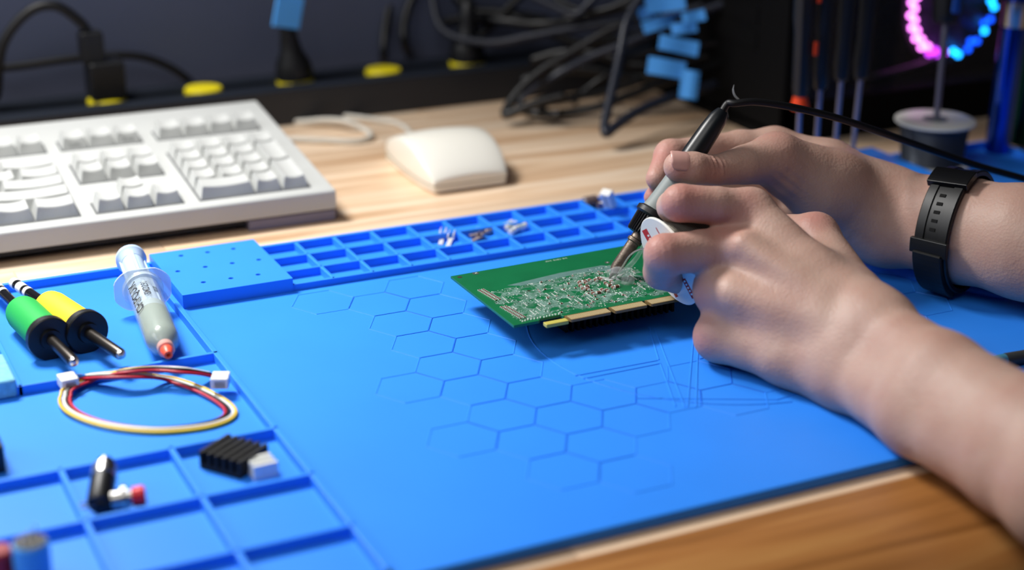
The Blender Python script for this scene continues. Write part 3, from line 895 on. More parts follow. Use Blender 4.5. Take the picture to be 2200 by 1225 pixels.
# ------------------------------------------------------------------ four-wire jumper lead
WIRES = [((226, 190, 48), 'yellow_wire'), ((232, 232, 228), 'white_wire'), ((22, 20, 24), 'black_wire'), ((188, 30, 56), 'red_wire')]
jo = at(318, 868, FLOORZ)
jl = empty('jumper_lead', jo, 'four-colour jumper lead coiled into a loop with white end connectors', 'wire lead')
loop = [(160, 817), (230, 812), (300, 812), (370, 822), (430, 842), (478, 868), (497, 890), (478, 908), (420, 922), (330, 928), (235, 918), (168, 896), (142, 872), (150, 850), (200, 828), (270, 810), (340, 804), (400, 808), (455, 818)]
base = spline([Vector((*at(u, v, 1.5).xy, 1.5)) if v < 816 else at(u, v, FLOORZ) for u, v in loop], 8)
for w, (c, nm) in enumerate(WIRES):
    pts = []
    for i, p in enumerate(base):
        t = (base[min(i + 1, len(base) - 1)] - base[max(i - 1, 0)]).normalized(); nn = Vector((-t.y, t.x, 0))
        f = i / len(base)
        off = (1.5 - w) * 1.75 * (1 - 0.35 * math.sin(f * 9 + w))
        z = 1.1 + 0.45 * math.sin(f * 12 + w * 1.7) + 0.45 + (2.0 if f > 0.7 else 0)
        pts.append(p + nn * off + Vector((0, 0, z)))
    b = MB(); b.tube(pts, 0.9, 8); b.build('wire', mat(nm, c, 0.4), jl, smooth=True)
def jst(u, v, z, rz, name='white_connector'):
    p = at(u, v, z); M = Matrix.Translation(p) @ Matrix.Rotation(rz, 4, 'Z')
    b = MB()
    b.box((-4.5, -5.2, -2.6), (4.5, -0.2, 3.2), M); b.box((-4.5, 0.2, -2.6), (4.5, 5.2, 3.2), M); b.box((-3, -5.2, -2.4), (3.5, 5.2, 2.2), M)
    return b.build(name, WHITEP, jl, bevel=0.5)
jst(146, 820, 0.2, 0.06); jst(474, 818, 2.2, -0.42)

# ------------------------------------------------------------------ small parts in the left trays
def heatsink(u, v, w, d, h, nf, rz, mt, label):
    p = at(u, v, FLOORZ + h * 0.4); p.z = FLOORZ
    e = empty('heat_sink', p, label, 'heat sink')
    R = Matrix.Translation(p) @ Matrix.Rotation(rz, 4, 'Z')
    MB().box((-w / 2, -d / 2, 0), (w / 2, d / 2, h * 0.3), R).build('base', mt, e, bevel=0.2)
    for k in range(nf):
        y = -d / 2 + (d - d / (2 * nf - 1)) * k / (nf - 1)
        MB().box((-w / 2, y, h * 0.28), (w / 2, y + d / (2 * nf - 1), h), R).build('fin', mt, e, bevel=0.15)
    return e
heatsink(503, 984, 22, 24, 9, 6, 0.62, HSK, 'black finned heat sink in a blue compartment')
heatsink(563, 1006, 12, 11, 7.5, 3, 0.05, mat('silver_aluminium', (224, 226, 222), 0.4, metal=0.1), 'tiny silver finned heat sink beside the black one')
def button(axis_a, axis_b, z0, z1, prof, label, parts):
    A = at(*axis_a, z0); B = at(*axis_b, z1); d = (B - A); L = d.length; d.normalize()
    e = empty('push_button', Vector((A.x, A.y, FLOORZ)), label, 'push button')
    for name, pr, mt, n in parts:
        b = MB(); b.lathe(A, d, [(f * L, r) for f, r in pr], n); b.build(name, mt, e, smooth=True, sharp=35)
    return e
button((213, 1085), (228, 992), 1.0, 8.0, None, 'black push button with a metal thread standing on end in tray',
       [('body', [(0, 5.2), (0.05, 5.8), (0.58, 5.8), (0.6, 4.6)], BLACKP, 20), ('threaded_collar', [(0.58, 5.0), (0.6, 6.0), (0.82, 6.0), (0.84, 5.0)], STEEL, 24), ('plunger', [(0.82, 4.0), (0.98, 4.0), (1.0, 3.2)], mat('dark_chrome', (96, 92, 90), 0.25, metal=0.9), 20)])
e = button((205, 1082), (313, 1064), 0.4, 1.6, None, 'push button with a red cap lying on its side in tray',
       [('body', [(0.02, 4.8), (0.3, 4.8), (0.32, 4.0)], BLACKP, 18), ('threaded_collar', [(0.3, 4.3), (0.52, 4.3), (0.53, 6.2), (0.62, 6.2), (0.63, 3.6), (0.72, 3.6)], STEEL, 24), ('red_cap', [(0.72, 3.4), (0.75, 4.6), (0.95, 4.8), (1.0, 4.0)], mat('red_cap_plastic', (226, 34, 48), 0.35), 24)])
b = MB()
A = at(205, 1082, 0.4); B = at(313, 1064, 1.6); d = (B - A).normalized()
for sgn in (-1, 1):
    n_ = d.cross(Vector((0, 0, 1))) * sgn * 2.0
    b.tube([A + n_, A + n_ - d * 7], 0.5, 6)
b.build('terminals', STEEL, e)
# upright light-blue capacitor and the red one beside it
def can(u, v, r, h, mt, label, topm, name='capacitor'):
    p = at(u, v, FLOORZ + h); p.z = FLOORZ
    e = empty(name, p, label, 'capacitor')
    b = MB(); b.lathe(p, (0, 0, 1), [(0, r - 0.6), (0.6, r), (2.5, r), (3.2, r - 0.7), (4.0, r), (h - 1, r), (h, r - 0.8)], 32); b.build('sleeve', mt, e, smooth=True, sharp=35)
    b = MB(); b.lathe(p + Vector((0, 0, h - 0.1)), (0, 0, 1), [(0, r - 0.8), (0.3, r - 1.0)], 32); t = b.build('top', topm, e)
    return e
e = can(64, 1163, 7.6, 21, mat('light_blue_sleeve', (88, 176, 238), 0.35), 'upright light blue capacitor in the nearest left compartment', mat('dark_cap_top', (58, 56, 52), 0.5))
b = MB()
p = ORG[e]
for k in range(3): b.tube([p + Vector((-3 + 3 * k, -2 + 2 * k, 21)), p + Vector((-3 + 3 * k, -2 + 2 * k, 25 + k))], 0.45, 6)
b.build('lead', STEEL, e)
can(-6, 1180, 6.2, 17, mat('red_sleeve', (190, 30, 34), 0.4), 'red capacitor at the left picture edge beside the blue one', mat('red_cap_top', (150, 30, 34), 0.4))
# sponge in the upper left compartment, dark block at the picture edge
p = at(-8, 806, 4); p.z = FLOORZ
b = MB(); b.box((p.x - 22, p.y - 12, FLOORZ), (p.x + 8, p.y + 26, 5.0))
o = b.build('cleaning_sponge', mat('pale_blue_sponge', (128, 196, 222), 0.9, noise=(300, 0.25), bump=(500, 0.9)), None, org=p, bevel=1.5, seg=3)
tag(o, 'pale blue cleaning sponge at the left edge of the mat', 'sponge')
p = at(-22, 985, 0); p.z = FLOORZ
e = empty('toggle_switch', p, 'black toggle switch at the left picture edge', 'switch')
MB().box((p.x - 7, p.y - 8, FLOORZ), (p.x + 6, p.y + 16, 9)).build('body', BLACKP, e, bevel=1)
b = MB(); b.tube([p + Vector((0, 4, 13)), p + Vector((2, 8, 26))], [2.2, 3.0], 12); b.build('lever', STEEL, e, smooth=True, sharp=40)

# ------------------------------------------------------------------ small metal parts in the back compartments
NICK = mat('bright_nickel', (232, 230, 226), 0.3, metal=0.2)
def terminal(u, v, rz, label, mt=NICK, L=15.0, up=0.0):
    L = L * 1.25
    p = at(u, v, FLOORZ + 2); p.z = FLOORZ
    e = empty('crimp_terminal', p, label, 'terminal', 'metal terminals in the back compartments')
    R = Matrix.Translation(p + Vector((0, 0, 1.6))) @ Matrix.Rotation(rz, 4, 'Z') @ Matrix.Rotation(up, 4, 'Y')
    MB().box((-L * 0.5, -1.5, -0.4), (L * 0.15, 1.5, 0.6), R).build('blade', mt, e, bevel=0.2)
    b = MB(); vs = [R @ Vector((x, 2.5 * math.cos(t), 2.5 * math.sin(t) + 1.1)) for x in (L * 0.12, L * 0.5) for t in np.linspace(-2.4, 2.4, 12) + math.pi / 2 * 0 - math.pi / 2]
    b.add(vs, [(i, i + 1, 12 + i + 1, 12 + i) for i in range(11)])
    o = b.build('barrel', mt, e, smooth=True)
    md = o.modifiers.new('thick', 'SOLIDIFY'); md.thickness = 0.0005
    return e
TN2 = mat('brownish_metal', (172, 156, 148), 0.3, metal=0.35)
terminal(950, 510, 1.05, 'left silver crimp terminal of the pair in the back compartment', L=17, up=-0.12)
terminal(967, 516, 1.0, 'right silver crimp terminal of the pair in the back compartment', L=17, up=-0.12)
terminal(1018, 499, -0.1, 'brownish crimp terminal lying behind in the middle compartment', TN2, 15, 0.05)
terminal(1034, 501, 0.25, 'brownish crimp terminal pointing right in the middle compartment', TN2, 15, 0.06)
terminal(1026, 511, 0.6, 'brownish crimp terminal in front in the middle compartment', TN2, 12, 0.0)
FG = mat('fuse_glass', (206, 226, 220), 0.1, alpha=0.6, coat=0.6)
for k, (u, v, a, w) in enumerate(((1090, 484, 0.5, 'rearmost'), (1098, 489, 0.45, 'second'), (1106, 495, 0.55, 'third'), (1117, 492, 0.3, 'rightmost'))):
    p = at(u, v, FLOORZ + 2); p.z = FLOORZ
    e = empty('glass_fuse', p, w + ' small glass fuse of the heap in the blue compartment', 'fuse', 'glass fuses in the back compartment')
    d = Vector((math.cos(a), math.sin(a), 0.05)); c = p + Vector((0, 0, 2.2 + 0.9 * (k % 2)))
    b = MB(); b.lathe(c - d * 3.4, d, [(0, 1.9), (6.8, 1.9)], 16); b.build('glass', FG, e, smooth=True, sharp=40)
    for s0 in (-5.6, 3.0):
        b = MB(); b.lathe(c + d * s0, d, [(0, 1.6), (0.3, 2.1), (2.4, 2.1), (2.6, 1.9)], 16); b.build('end_cap', NICK, e, smooth=True, sharp=40)
# brown blocks and a white connector in the far compartment
BRN = mat('brown_grey_casing', (112, 96, 94), 0.4)
for u, v, a, L, lab in ((1268, 436, 0.1, 10, 'brown-grey cylinder part left of the white block in compartment'), (1302, 442, 0.5, 12, 'brown-grey cylinder part right under the white block in compartment')):
    p = at(u, v, FLOORZ + 3); p.z = FLOORZ
    e = empty('crystal_can', p, lab, 'component')
    d = Vector((math.cos(a), math.sin(a), 0)); c = p + Vector((0, 0, 4.1))
    b = MB(); b.lathe(c - d * L / 2, d, [(0, 3.4), (0.4, 4.0), (L - 0.4, 4.0), (L, 3.4)], 20); b.build('casing', BRN, e, smooth=True, sharp=40)
    b = MB(); b.lathe(c - d * (L / 2 + 0.2), d, [(0, 2.6), (0.4, 3.0)], 16); b.build('metal_end', STEEL, e)
p = at(1307, 428, 6); M = Matrix.Translation(p) @ Matrix.Rotation(0.5, 4, 'Z') @ Matrix.Rotation(-0.5, 4, 'Y')
b = MB(); b.box((-3, -4, -7), (3, 4, 7), M)
e = empty('header_block', Vector((p.x, p.y, FLOORZ)), 'white plastic header block leaning in the far back compartment', 'connector')
b.build('housing', WHITEP, e, bevel=0.6)
MB().box((-3.3, -0.5, -6), (-2.9, 0.5, 6), M).build('groove', mat('groove_grey', (170, 170, 166), 0.5), e)
# ------------------------------------------------------------------ the person's bare arms and hands
def rcone(P, a, b, r1, r2):
    """signed distance to a rounded cone"""
    ba = b - a; l2 = float(ba @ ba); rr = r1 - r2
    a2 = l2 - rr * rr; il2 = 1.0 / l2
    pa = P - a
    y = pa @ ba; z = y - l2
    xv = pa * l2 - ba * y[..., None]
    x2 = np.einsum('...i,...i->...', xv, xv)
    y2 = y * y * l2; z2 = z * z * l2
    k = np.sign(rr) * rr * rr * x2
    d = (np.sqrt(x2 * a2 * il2) + y * rr) * il2 - r1
    c1 = np.sign(z) * a2 * z2 > k
    c2 = np.sign(y) * a2 * y2 < k
    d = np.where(c2, np.sqrt(x2 + y2) * il2 - r1, d)
    d = np.where(c1, np.sqrt(x2 + z2) * il2 - r2, d)
    return d

def smin(a, b, k):
    h = np.clip(0.5 + 0.5 * (b - a) / k, 0, 1)
    return b * (1 - h) + a * h - k * h * (1 - h)

def axis_coords(lo, hi, f0, f1, fine, coarse):
    """grid lines: fine between f0 and f1, growing to coarse outside"""
    pts = list(np.arange(f0, f1 + fine, fine)); st = fine
    while pts[-1] < hi:
        st = min(coarse, st * 1.12); pts.append(pts[-1] + st)
    st = fine; pre = []
    x = f0
    while x > lo:
        st = min(coarse, st * 1.12); x -= st; pre.append(x)
    return np.array(pre[::-1] + pts)

def surface_nets(V, X, Y, Z):
    s = V < 0
    nx, ny, nz = V.shape
    c = np.zeros((nx - 1, ny - 1, nz - 1), np.int8)
    corners = [(i, j, k) for i in (0, 1) for j in (0, 1) for k in (0, 1)]
    for i, j, k in corners: c += s[i:nx - 1 + i, j:ny - 1 + j, k:nz - 1 + k]
    act = (c > 0) & (c < 8)
    I, J, K = np.nonzero(act)
    acc = np.zeros((len(I), 3)); cnt = np.zeros(len(I))
    G = (X, Y, Z)
    for a in range(8):
        for b_ in range(a + 1, 8):
            ca, cb = corners[a], corners[b_]
            if sum(abs(ca[t] - cb[t]) for t in range(3)) != 1: continue
            va = V[I + ca[0], J + ca[1], K + ca[2]]; vb = V[I + cb[0], J + cb[1], K + cb[2]]
            mk = (va < 0) != (vb < 0)
            t = np.where(mk, va / np.where(va == vb, 1, va - vb), 0)
            pa = np.stack([X[I + ca[0]], Y[J + ca[1]], Z[K + ca[2]]], 1); pb = np.stack([X[I + cb[0]], Y[J + cb[1]], Z[K + cb[2]]], 1)
            acc += np.where(mk[:, None], pa + (pb - pa) * t[:, None], 0); cnt += mk
    verts = acc / cnt[:, None]
    idx = -np.ones(act.shape, np.int64); idx[I, J, K] = np.arange(len(I))
    faces = []
    for ax_ in range(3):
        u, w = (ax_ + 1) % 3, (ax_ + 2) % 3
        sl0 = [slice(None)] * 3; sl1 = [slice(None)] * 3
        sl0[ax_] = slice(0, V.shape[ax_] - 1); sl1[ax_] = slice(1, V.shape[ax_])
        s0, s1 = s[tuple(sl0)], s[tuple(sl1)]
        E = np.argwhere(s0 != s1)
        E = E[(E[:, u] > 0) & (E[:, w] > 0) & (E[:, u] < V.shape[u] - 1) & (E[:, w] < V.shape[w] - 1)]
        flip = s0[tuple(E.T)]
        def cell(du, dw):
            q = E.copy(); q[:, u] -= du; q[:, w] -= dw
            return idx[tuple(q.T)]
        a, b_, c_, d_ = cell(1, 1), cell(0, 1), cell(0, 0), cell(1, 0)
        Q = np.stack([a, b_, c_, d_], 1)
        Q[~flip] = Q[~flip][:, ::-1]
        faces.append(Q)
    return verts, np.concatenate(faces)

def npv(v): return np.array((v.x, v.y, v.z))
OFF = 0.0; OFFL = 20.0; OFFR = 22.0
def J(u, v, d, rpx):
    d = d + OFF
    return npv(cd(u, v, d)), rpx * d / FPX
def WJ(x, y, z, r): return np.array((x, y, z), float), float(r)

def sdf_build(groups, wrinkles, fine, coarse):
    pts = np.array([p for g in groups for (p, r) in g['pts']]); rs = np.array([r for g in groups for (p, r) in g['pts']])
    lo = (pts - rs[:, None]).min(0) - 4; hi = (pts + rs[:, None]).max(0) + 4
    fl, fh = fine['lo'], fine['hi']
    X, Y, Z = (axis_coords(lo[i], hi[i], max(lo[i], fl[i]), min(hi[i], fh[i]), fine['h'], coarse) for i in range(3))
    V = np.full((len(X), len(Y), len(Z)), 60.0)
    def sub(lo_, hi_):
        a = [np.searchsorted(G, l) for G, l in zip((X, Y, Z), lo_)]; b_ = [np.searchsorted(G, h) + 1 for G, h in zip((X, Y, Z), hi_)]
        return tuple(slice(max(0, i), j) for i, j in zip(a, b_))
    def grid(sl):
        return np.stack(np.meshgrid(X[sl[0]], Y[sl[1]], Z[sl[2]], indexing='ij'), -1)
    for g in groups:
        # build the chain alone, then blend it into the whole
        ps = np.array([p for p, r in g['pts']]); rr = np.array([r for p, r in g['pts']])
        pad_ = 16
        sl = sub((ps - rr[:, None]).min(0) - pad_, (ps + rr[:, None]).max(0) + pad_)
        P = grid(sl); D = None
        prs = list(zip(g['pts'][:-1], g['pts'][1:]))
        for (a, ra), (b_, rb) in prs:
            d = rcone(P, a, b_, ra, rb)
            D = d if D is None else smin(D, d, g.get('kin', 3.0))
        V[sl] = smin(V[sl], D, g['k'])
    for c_, dr, amp, wl, rad in wrinkles:
        sl = sub(c_ - 2.2 * rad, c_ + 2.2 * rad); P = grid(sl) - c_
        V[sl] += amp * np.exp(-np.einsum('...i,...i->...', P, P) / rad ** 2) * np.cos(P @ dr * (2 * math.pi / wl))
    return surface_nets(V, X, Y, Z)

def laplace(v, f, it=2, lam=0.5):
    n = len(v)
    e = np.concatenate([f[:, [0, 1]], f[:, [1, 2]], f[:, [2, 3]], f[:, [3, 0]]]); e = np.concatenate([e, e[:, ::-1]])
    for _ in range(it):
        acc = np.zeros_like(v); cnt = np.zeros(n)
        np.add.at(acc, e[:, 0], v[e[:, 1]]); np.add.at(cnt, e[:, 0], 1)
        v = v + lam * (acc / cnt[:, None] - v)
    return v

OFF = OFFL
# near (left) hand: joints as picture position, distance from the lens, radius
MCP2, MCP3, MCP4, MCP5 = J(1614, 451, 884, 44), J(1574, 535, 881, 46), J(1545, 624, 876, 52), J(1545, 724, 872, 51)
WRu, WRl = J(1878, 705, 829, 74), J(1822, 799, 827, 74)
WRm = J(1850, 752, 828, 76)
L = [
    dict(pts=[WJ(262, -735, 230, 44), WJ(236, -640, 60, 40), J(2330, 1000, 692, 126), J(2221, 930, 722, 108), J(2023, 809, 776, 92), WRu], k=10, kin=8),
    dict(pts=[WJ(236, -640, 60, 40), J(2290, 1068, 694, 126), J(2179, 998, 722, 108), J(1977, 887, 774, 92), WRl], k=14, kin=8),
    dict(pts=[WRu, J(1745, 590, 860, 58), MCP2], k=12, kin=8),
    dict(pts=[WRm, J(1712, 650, 858, 58), MCP3], k=9, kin=8),
    dict(pts=[WRm, J(1690, 706, 853, 56), MCP4], k=8, kin=8),
    dict(pts=[WRl, J(1690, 768, 848, 56), MCP5], k=8, kin=8),
    dict(pts=[WRm, J(1700, 660, 890, 66), J(1620, 600, 903, 46)], k=14, kin=8),
    dict(pts=[WRl, J(1690, 760, 872, 56), J(1610, 720, 893, 46)], k=12, kin=8),
    # fingers
    dict(pts=[MCP2, J(1540, 441, 878, 40), J(1462, 436, 874, 41), J(1446, 444, 892, 35), J(1455, 455, 915, 29)], k=6, kin=1.5),
    dict(pts=[MCP3, J(1505, 540, 874, 45), J(1428, 547, 866, 45), J(1420, 584, 882, 38), J(1455, 602, 906, 30)], k=6, kin=1.5),
    dict(pts=[MCP4, J(1542, 640, 914, 42), J(1580, 650, 930, 34), J(1615, 640, 915, 30)], k=6, kin=2),
    dict(pts=[MCP5, J(1546, 742, 902, 38), J(1585, 750, 915, 32), J(1615, 735, 905, 28)], k=6, kin=2),
    # thumb, mostly behind
    dict(pts=[WRu, J(1838, 640, 858, 58), J(1752, 508, 903, 48), J(1640, 500, 935, 40), J(1560, 497, 945, 34)], k=12, kin=6),
    # tendon ridges and knuckle heads
    dict(pts=[J(1760, 640, 838, 20), J(1600, 528, 862, 24)], k=14, kin=4),
    dict(pts=[J(1760, 690, 832, 20), J(1575, 632, 858, 26)], k=14, kin=4),
]
def dirv(a, b): d = b[0] - a[0]; return d / np.linalg.norm(d)
fd = dirv(MCP3, J(1428, 552, 866, 46)); fd2 = dirv(MCP2, J(1454, 438, 874, 42))
LW = [(J(1432, 530, 856, 1)[0], fd, 0.2, 3.6, 7.0), (J(1462, 415, 866, 1)[0], fd2, 0.2, 3.4, 6.0)]
Lf = dict(lo=npv(Vector((90, -480, -20))), hi=npv(Vector((300, -150, 120))), h=1.15)
vL, fL = sdf_build(L, LW, Lf, 5.0)
OFF = OFFR
# far (right) hand holding the iron
RWu, RWl = J(1897, 434, 1001, 68), J(1905, 492, 999, 68)
TIP1, TMID, TIPJ, TMCP, TCMC = J(1458, 358, 936, 33), J(1490, 362, 938, 35.5), J(1538, 366, 945, 32), J(1668, 342, 968, 55), J(1800, 398, 988, 68)
Rg = [
    dict(pts=[WJ(420, -735, 230, 44), WJ(402, -560, 70, 38), J(2330, 515, 922, 100), J(2200, 494, 943, 94), J(2060, 466, 972, 84), RWu], k=10, kin=8),
    dict(pts=[WJ(402, -560, 70, 38), J(2330, 580, 920, 100), J(2200, 546, 941, 94), J(2060, 520, 970, 84), RWl], k=14, kin=8),
    dict(pts=[RWu, TCMC, TMCP], k=12, kin=8),
    dict(pts=[TMCP, J(1600, 354, 955, 42), TIPJ, TMID, TIP1], k=6, kin=1.5),
    dict(pts=[RWl, J(1765, 412, 985, 68), J(1700, 380, 975, 50)], k=12, kin=8),
    dict(pts=[RWl, J(1800, 470, 1012, 66), J(1720, 430, 1014, 58)], k=12, kin=8),
    dict(pts=[RWu, J(1780, 360, 1010, 56), J(1664, 318, 1012, 43)], k=12, kin=8),
    dict(pts=[J(1664, 318, 1012, 43), J(1590, 318, 1008, 37), J(1520, 326, 1000, 36)], k=6, kin=4),
    dict(pts=[J(1520, 326, 1000, 36), J(1440, 334, 982, 33), J(1411, 384, 966, 24)], k=4, kin=4),
    dict(pts=[J(1690, 370, 1022, 46), J(1520, 372, 1014, 36), J(1442, 394, 990, 30), J(1404, 424, 974, 21)], k=5, kin=4),
    dict(pts=[J(1710, 420, 1020, 46), J(1560, 440, 1012, 38), J(1500, 455, 990, 30)], k=5, kin=4),
    dict(pts=[J(1730, 462, 1014, 44), J(1610, 490, 1000, 34), J(1560, 500, 985, 28)], k=5, kin=4),
]
td = dirv(TMCP, TIPJ)
RWk = [(J(1545, 350, 936, 1)[0], td, 0.85, 3.2, 7.0), (J(1690, 390, 958, 1)[0], dirv(J(1690, 420, 960, 1), J(1740, 350, 960, 1)), 0.5, 4.8, 13.0)]
Rf = dict(lo=npv(Vector((140, -420, -20))), hi=npv(Vector((420, -90, 130))), h=1.25)
vR, fR = sdf_build(Rg, RWk, Rf, 5.0)
vL = laplace(vL, fL, 2); vR = laplace(vR, fR, 1)
vA = np.concatenate([vL, vR]); fA = np.concatenate([fL, fR + len(vL)])
porg = np.array((300.0, -560.0, DESKZ))
me = bpy.data.meshes.new('person')
me.vertices.add(len(vA)); me.vertices.foreach_set('co', ((vA - porg) * S).astype(np.float32).ravel())
me.loops.add(len(fA) * 4); me.loops.foreach_set('vertex_index', fA.astype(np.int32).ravel())
me.polygons.add(len(fA)); me.polygons.foreach_set('loop_start', np.arange(0, len(fA) * 4, 4, dtype=np.int32)); me.polygons.foreach_set('loop_total', np.full(len(fA), 4, np.int32))
me.polygons.foreach_set('use_smooth', np.ones(len(fA), bool))
me.update(calc_edges=True); me.validate()
red = np.zeros(len(vA))
for (u, v, d, rad, am) in ((1470, 408, 866, 13, 0.7), (1415, 525, 858, 14, 0.7), (1440, 470, 870, 10, 0.5), (1600, 430, 875, 10, 0.5), (1545, 500, 870, 12, 0.55), (1500, 640, 870, 12, 0.5), (1500, 735, 865, 12, 0.6), (1400, 590, 885, 12, 0.5),
                           (1750, 470, 895, 12, 0.7), (1455, 375, 930, 9, 0.6), (1530, 365, 940, 9, 0.6), (1420, 345, 975, 14, 0.9), (1400, 415, 970, 10, 0.7), (1660, 300, 965, 14, 0.4), (1640, 400, 975, 14, 0.8)):
    c = npv(cd(u, v, d + 20)); red += am * np.exp(-((vA - c) ** 2).sum(1) / rad ** 2)
at_ = me.attributes.new('blush', 'FLOAT', 'POINT'); at_.data.foreach_set('value', np.clip(red, 0, 1).astype(np.float32))
def skin_mat():
    mt = bpy.data.materials.new('bare_skin'); mt.use_nodes = True
    nt = mt.node_tree; p = nt.nodes['Principled BSDF']
    tc = nt.nodes.new('ShaderNodeTexCoord')
    def noise(scale, det=3):
        n = nt.nodes.new('ShaderNodeTexNoise'); n.inputs['Scale'].default_value = scale; n.inputs['Detail'].default_value = det
        nt.links.new(tc.outputs['Object'], n.inputs['Vector']); return n
    def mix(fac, a, b_):
        m_ = nt.nodes.new('ShaderNodeMixRGB')
        for i, x in ((0, fac), (1, a), (2, b_)):
            if isinstance(x, bpy.types.NodeSocket): nt.links.new(x, m_.inputs[i])
            else: m_.inputs[i].default_value = x
        return m_.outputs[0]
    r = nt.nodes.new('ShaderNodeValToRGB'); e = r.color_ramp.elements
    e[0].position = 0.35; e[0].color = lin((192, 160, 145)); e[1].position = 0.68; e[1].color = lin((182, 144, 129))
    nt.links.new(noise(38, 5).outputs['Fac'], r.inputs[0])
    a = nt.nodes.new('ShaderNodeAttribute'); a.attribute_name = 'blush'
    mu = nt.nodes.new('ShaderNodeMath'); mu.operation = 'MULTIPLY'; mu.inputs[1].default_value = 0.7; nt.links.new(a.outputs['Fac'], mu.inputs[0])
    nt.links.new(mix(mu.outputs[0], r.outputs[0], lin((184, 108, 102))), p.inputs['Base Color'])
    p.inputs['Roughness'].default_value = 0.5
    p.inputs['Specular IOR Level'].default_value = 0.35
    p.inputs['Subsurface Weight'].default_value = 0.25
    p.inputs['Subsurface Radius'].default_value = (1.0, 0.35, 0.2)
    p.inputs['Subsurface Scale'].default_value = 0.004
    b1 = nt.nodes.new('ShaderNodeBump'); b1.inputs['Strength'].default_value = 0.2; b1.inputs['Distance'].default_value = 0.0006
    vo = nt.nodes.new('ShaderNodeTexVoronoi'); vo.inputs['Scale'].default_value = 620
    nt.links.new(tc.outputs['Object'], vo.inputs['Vector'])
    b2 = nt.nodes.new('ShaderNodeBump'); b2.inputs['Strength'].default_value = 0.22; b2.inputs['Distance'].default_value = 0.0022
    nt.links.new(noise(85, 4).outputs['Fac'], b2.inputs['Height'])
    nt.links.new(vo.outputs['Distance'], b1.inputs['Height']); nt.links.new(b2.outputs[0], b1.inputs['Normal'])
    nt.links.new(b1.outputs[0], p.inputs['Normal'])
    return mt
SKIN = skin_mat()
me.materials.append(SKIN)
person = link('person', me, None, org=Vector(porg))
tag(person, 'person reaching in with bare forearms, both hands soldering on the green board', 'person')
# thumb nail of the far hand: a shallow curved plate along the last joint
tip_p, mid_p = Vector(TIP1[0]), Vector(TMID[0])
nax = (tip_p - mid_p).normalized()
nn_ = (FW * -0.86 + UP * 0.5); nn_ = (nn_ - nax * nn_.dot(nax)).normalized(); nt_ = nax.cross(nn_)
b = MB(); vs = []; fs = []; NA_, NT_ = 10, 10
for i in range(NA_ + 1):
    q = i / NA_
    a_ = -5.2 + 12.6 * q                         # cuticle to free edge
    wide = math.radians(50) * (1 - 0.55 * max(0, 1 - q / 0.25) ** 2.2) * (1 - 0.42 * max(0, (q - 0.75) / 0.25) ** 2.2)
    rad = TIP1[1] * 1.0 + 0.32 - 1.5 * max(0.0, q - 0.45) ** 1.6 - 0.6 * max(0.0, 1 - q / 0.2)
    for j in range(NT_ + 1):
        th = wide * (-1 + 2 * j / NT_)
        r_ = rad - 0.5 * (abs(th) / math.radians(50)) ** 3
        vs.append(tip_p + nax * a_ + (nn_ * math.cos(th) + nt_ * math.sin(th)) * r_)
for i in range(NA_):
    for j in range(NT_):
        k0 = i * (NT_ + 1) + j; fs.append((k0, k0 + 1, k0 + NT_ + 2, k0 + NT_ + 1))
b.add(vs, fs)
nail = b.build('thumb_nail', mat('nail', (204, 158, 148), 0.3), person, smooth=True)
md = nail.modifiers.new('thick', 'SOLIDIFY'); md.thickness = 0.0006; md.offset = 0
# ------------------------------------------------------------------ watch strap on the far wrist
def arm_sd(P):
    D = None
    for g in Rg[:2]:
        for (a, ra), (b_, rb) in zip(g['pts'][:-1], g['pts'][1:]):
            d = rcone(P, a, b_, ra, rb); D = d if D is None else smin(D, d, 14.0)
    return D
wc = npv(cd(2052, 493, 972 + OFFR)); wax = dirv((npv(cd(1950, 476, 990 + OFFR)), 0), (npv(cd(2130, 512, 956 + OFFR)), 0))
uz = np.array((0, 0, 1.0)); uz = uz - wax * (uz @ wax); uz /= np.linalg.norm(uz); ux = np.cross(wax, uz)
def strap_r(th, h):
    d = ux * math.cos(th) + uz * math.sin(th); lo, hi = 10.0, 60.0
    for _ in range(22):
        m_ = (lo + hi) / 2
        if arm_sd(np.array([wc + wax * h + d * m_]))[0] > 0: hi = m_
        else: lo = m_
    return lo
strap_tab = {}
for h in (-9.5, 9.5):
    for k in range(56): strap_tab[(h, k)] = strap_r(2 * math.pi * k / 56, h)
watch = empty('wristwatch', Vector(wc) - Vector((0, 0, 30)), 'black rubber wristwatch strap buckled around the far wrist', 'watch')
STRAP = mat('black_resin_strap', (16, 17, 18), 0.42)
def wpt(th, h, off):
    k = th / (2 * math.pi) * 56; k0 = int(math.floor(k)) % 56; k1 = (k0 + 1) % 56; f = k - math.floor(k)
    ra = strap_tab[(-9.5, k0)] * (1 - f) + strap_tab[(-9.5, k1)] * f; rb = strap_tab[(9.5, k0)] * (1 - f) + strap_tab[(9.5, k1)] * f
    r = ra + (rb - ra) * (h + 9.5) / 19 + off
    return Vector(wc + wax * h + (ux * math.cos(th) + uz * math.sin(th)) * r)
b = MB(); vs = []; fs = []; prof = [(-11, 0.3), (-11, 2.6), (-10.2, 3.4), (-5.0, 3.4), (-4.6, 2.6), (4.6, 2.6), (5.0, 3.4), (10.2, 3.4), (11, 2.6), (11, 0.3)]
n = len(prof)
for k in range(56):
    for h, o in prof: vs.append(wpt(2 * math.pi * k / 56, h, o))
for k in range(56):
    for i in range(n): fs.append((k * n + i, k * n + (i + 1) % n, ((k + 1) % 56) * n + (i + 1) % n, ((k + 1) % 56) * n + i))
b.add(vs, fs); strap_o = b.build('strap', STRAP, watch, smooth=True, sharp=30)
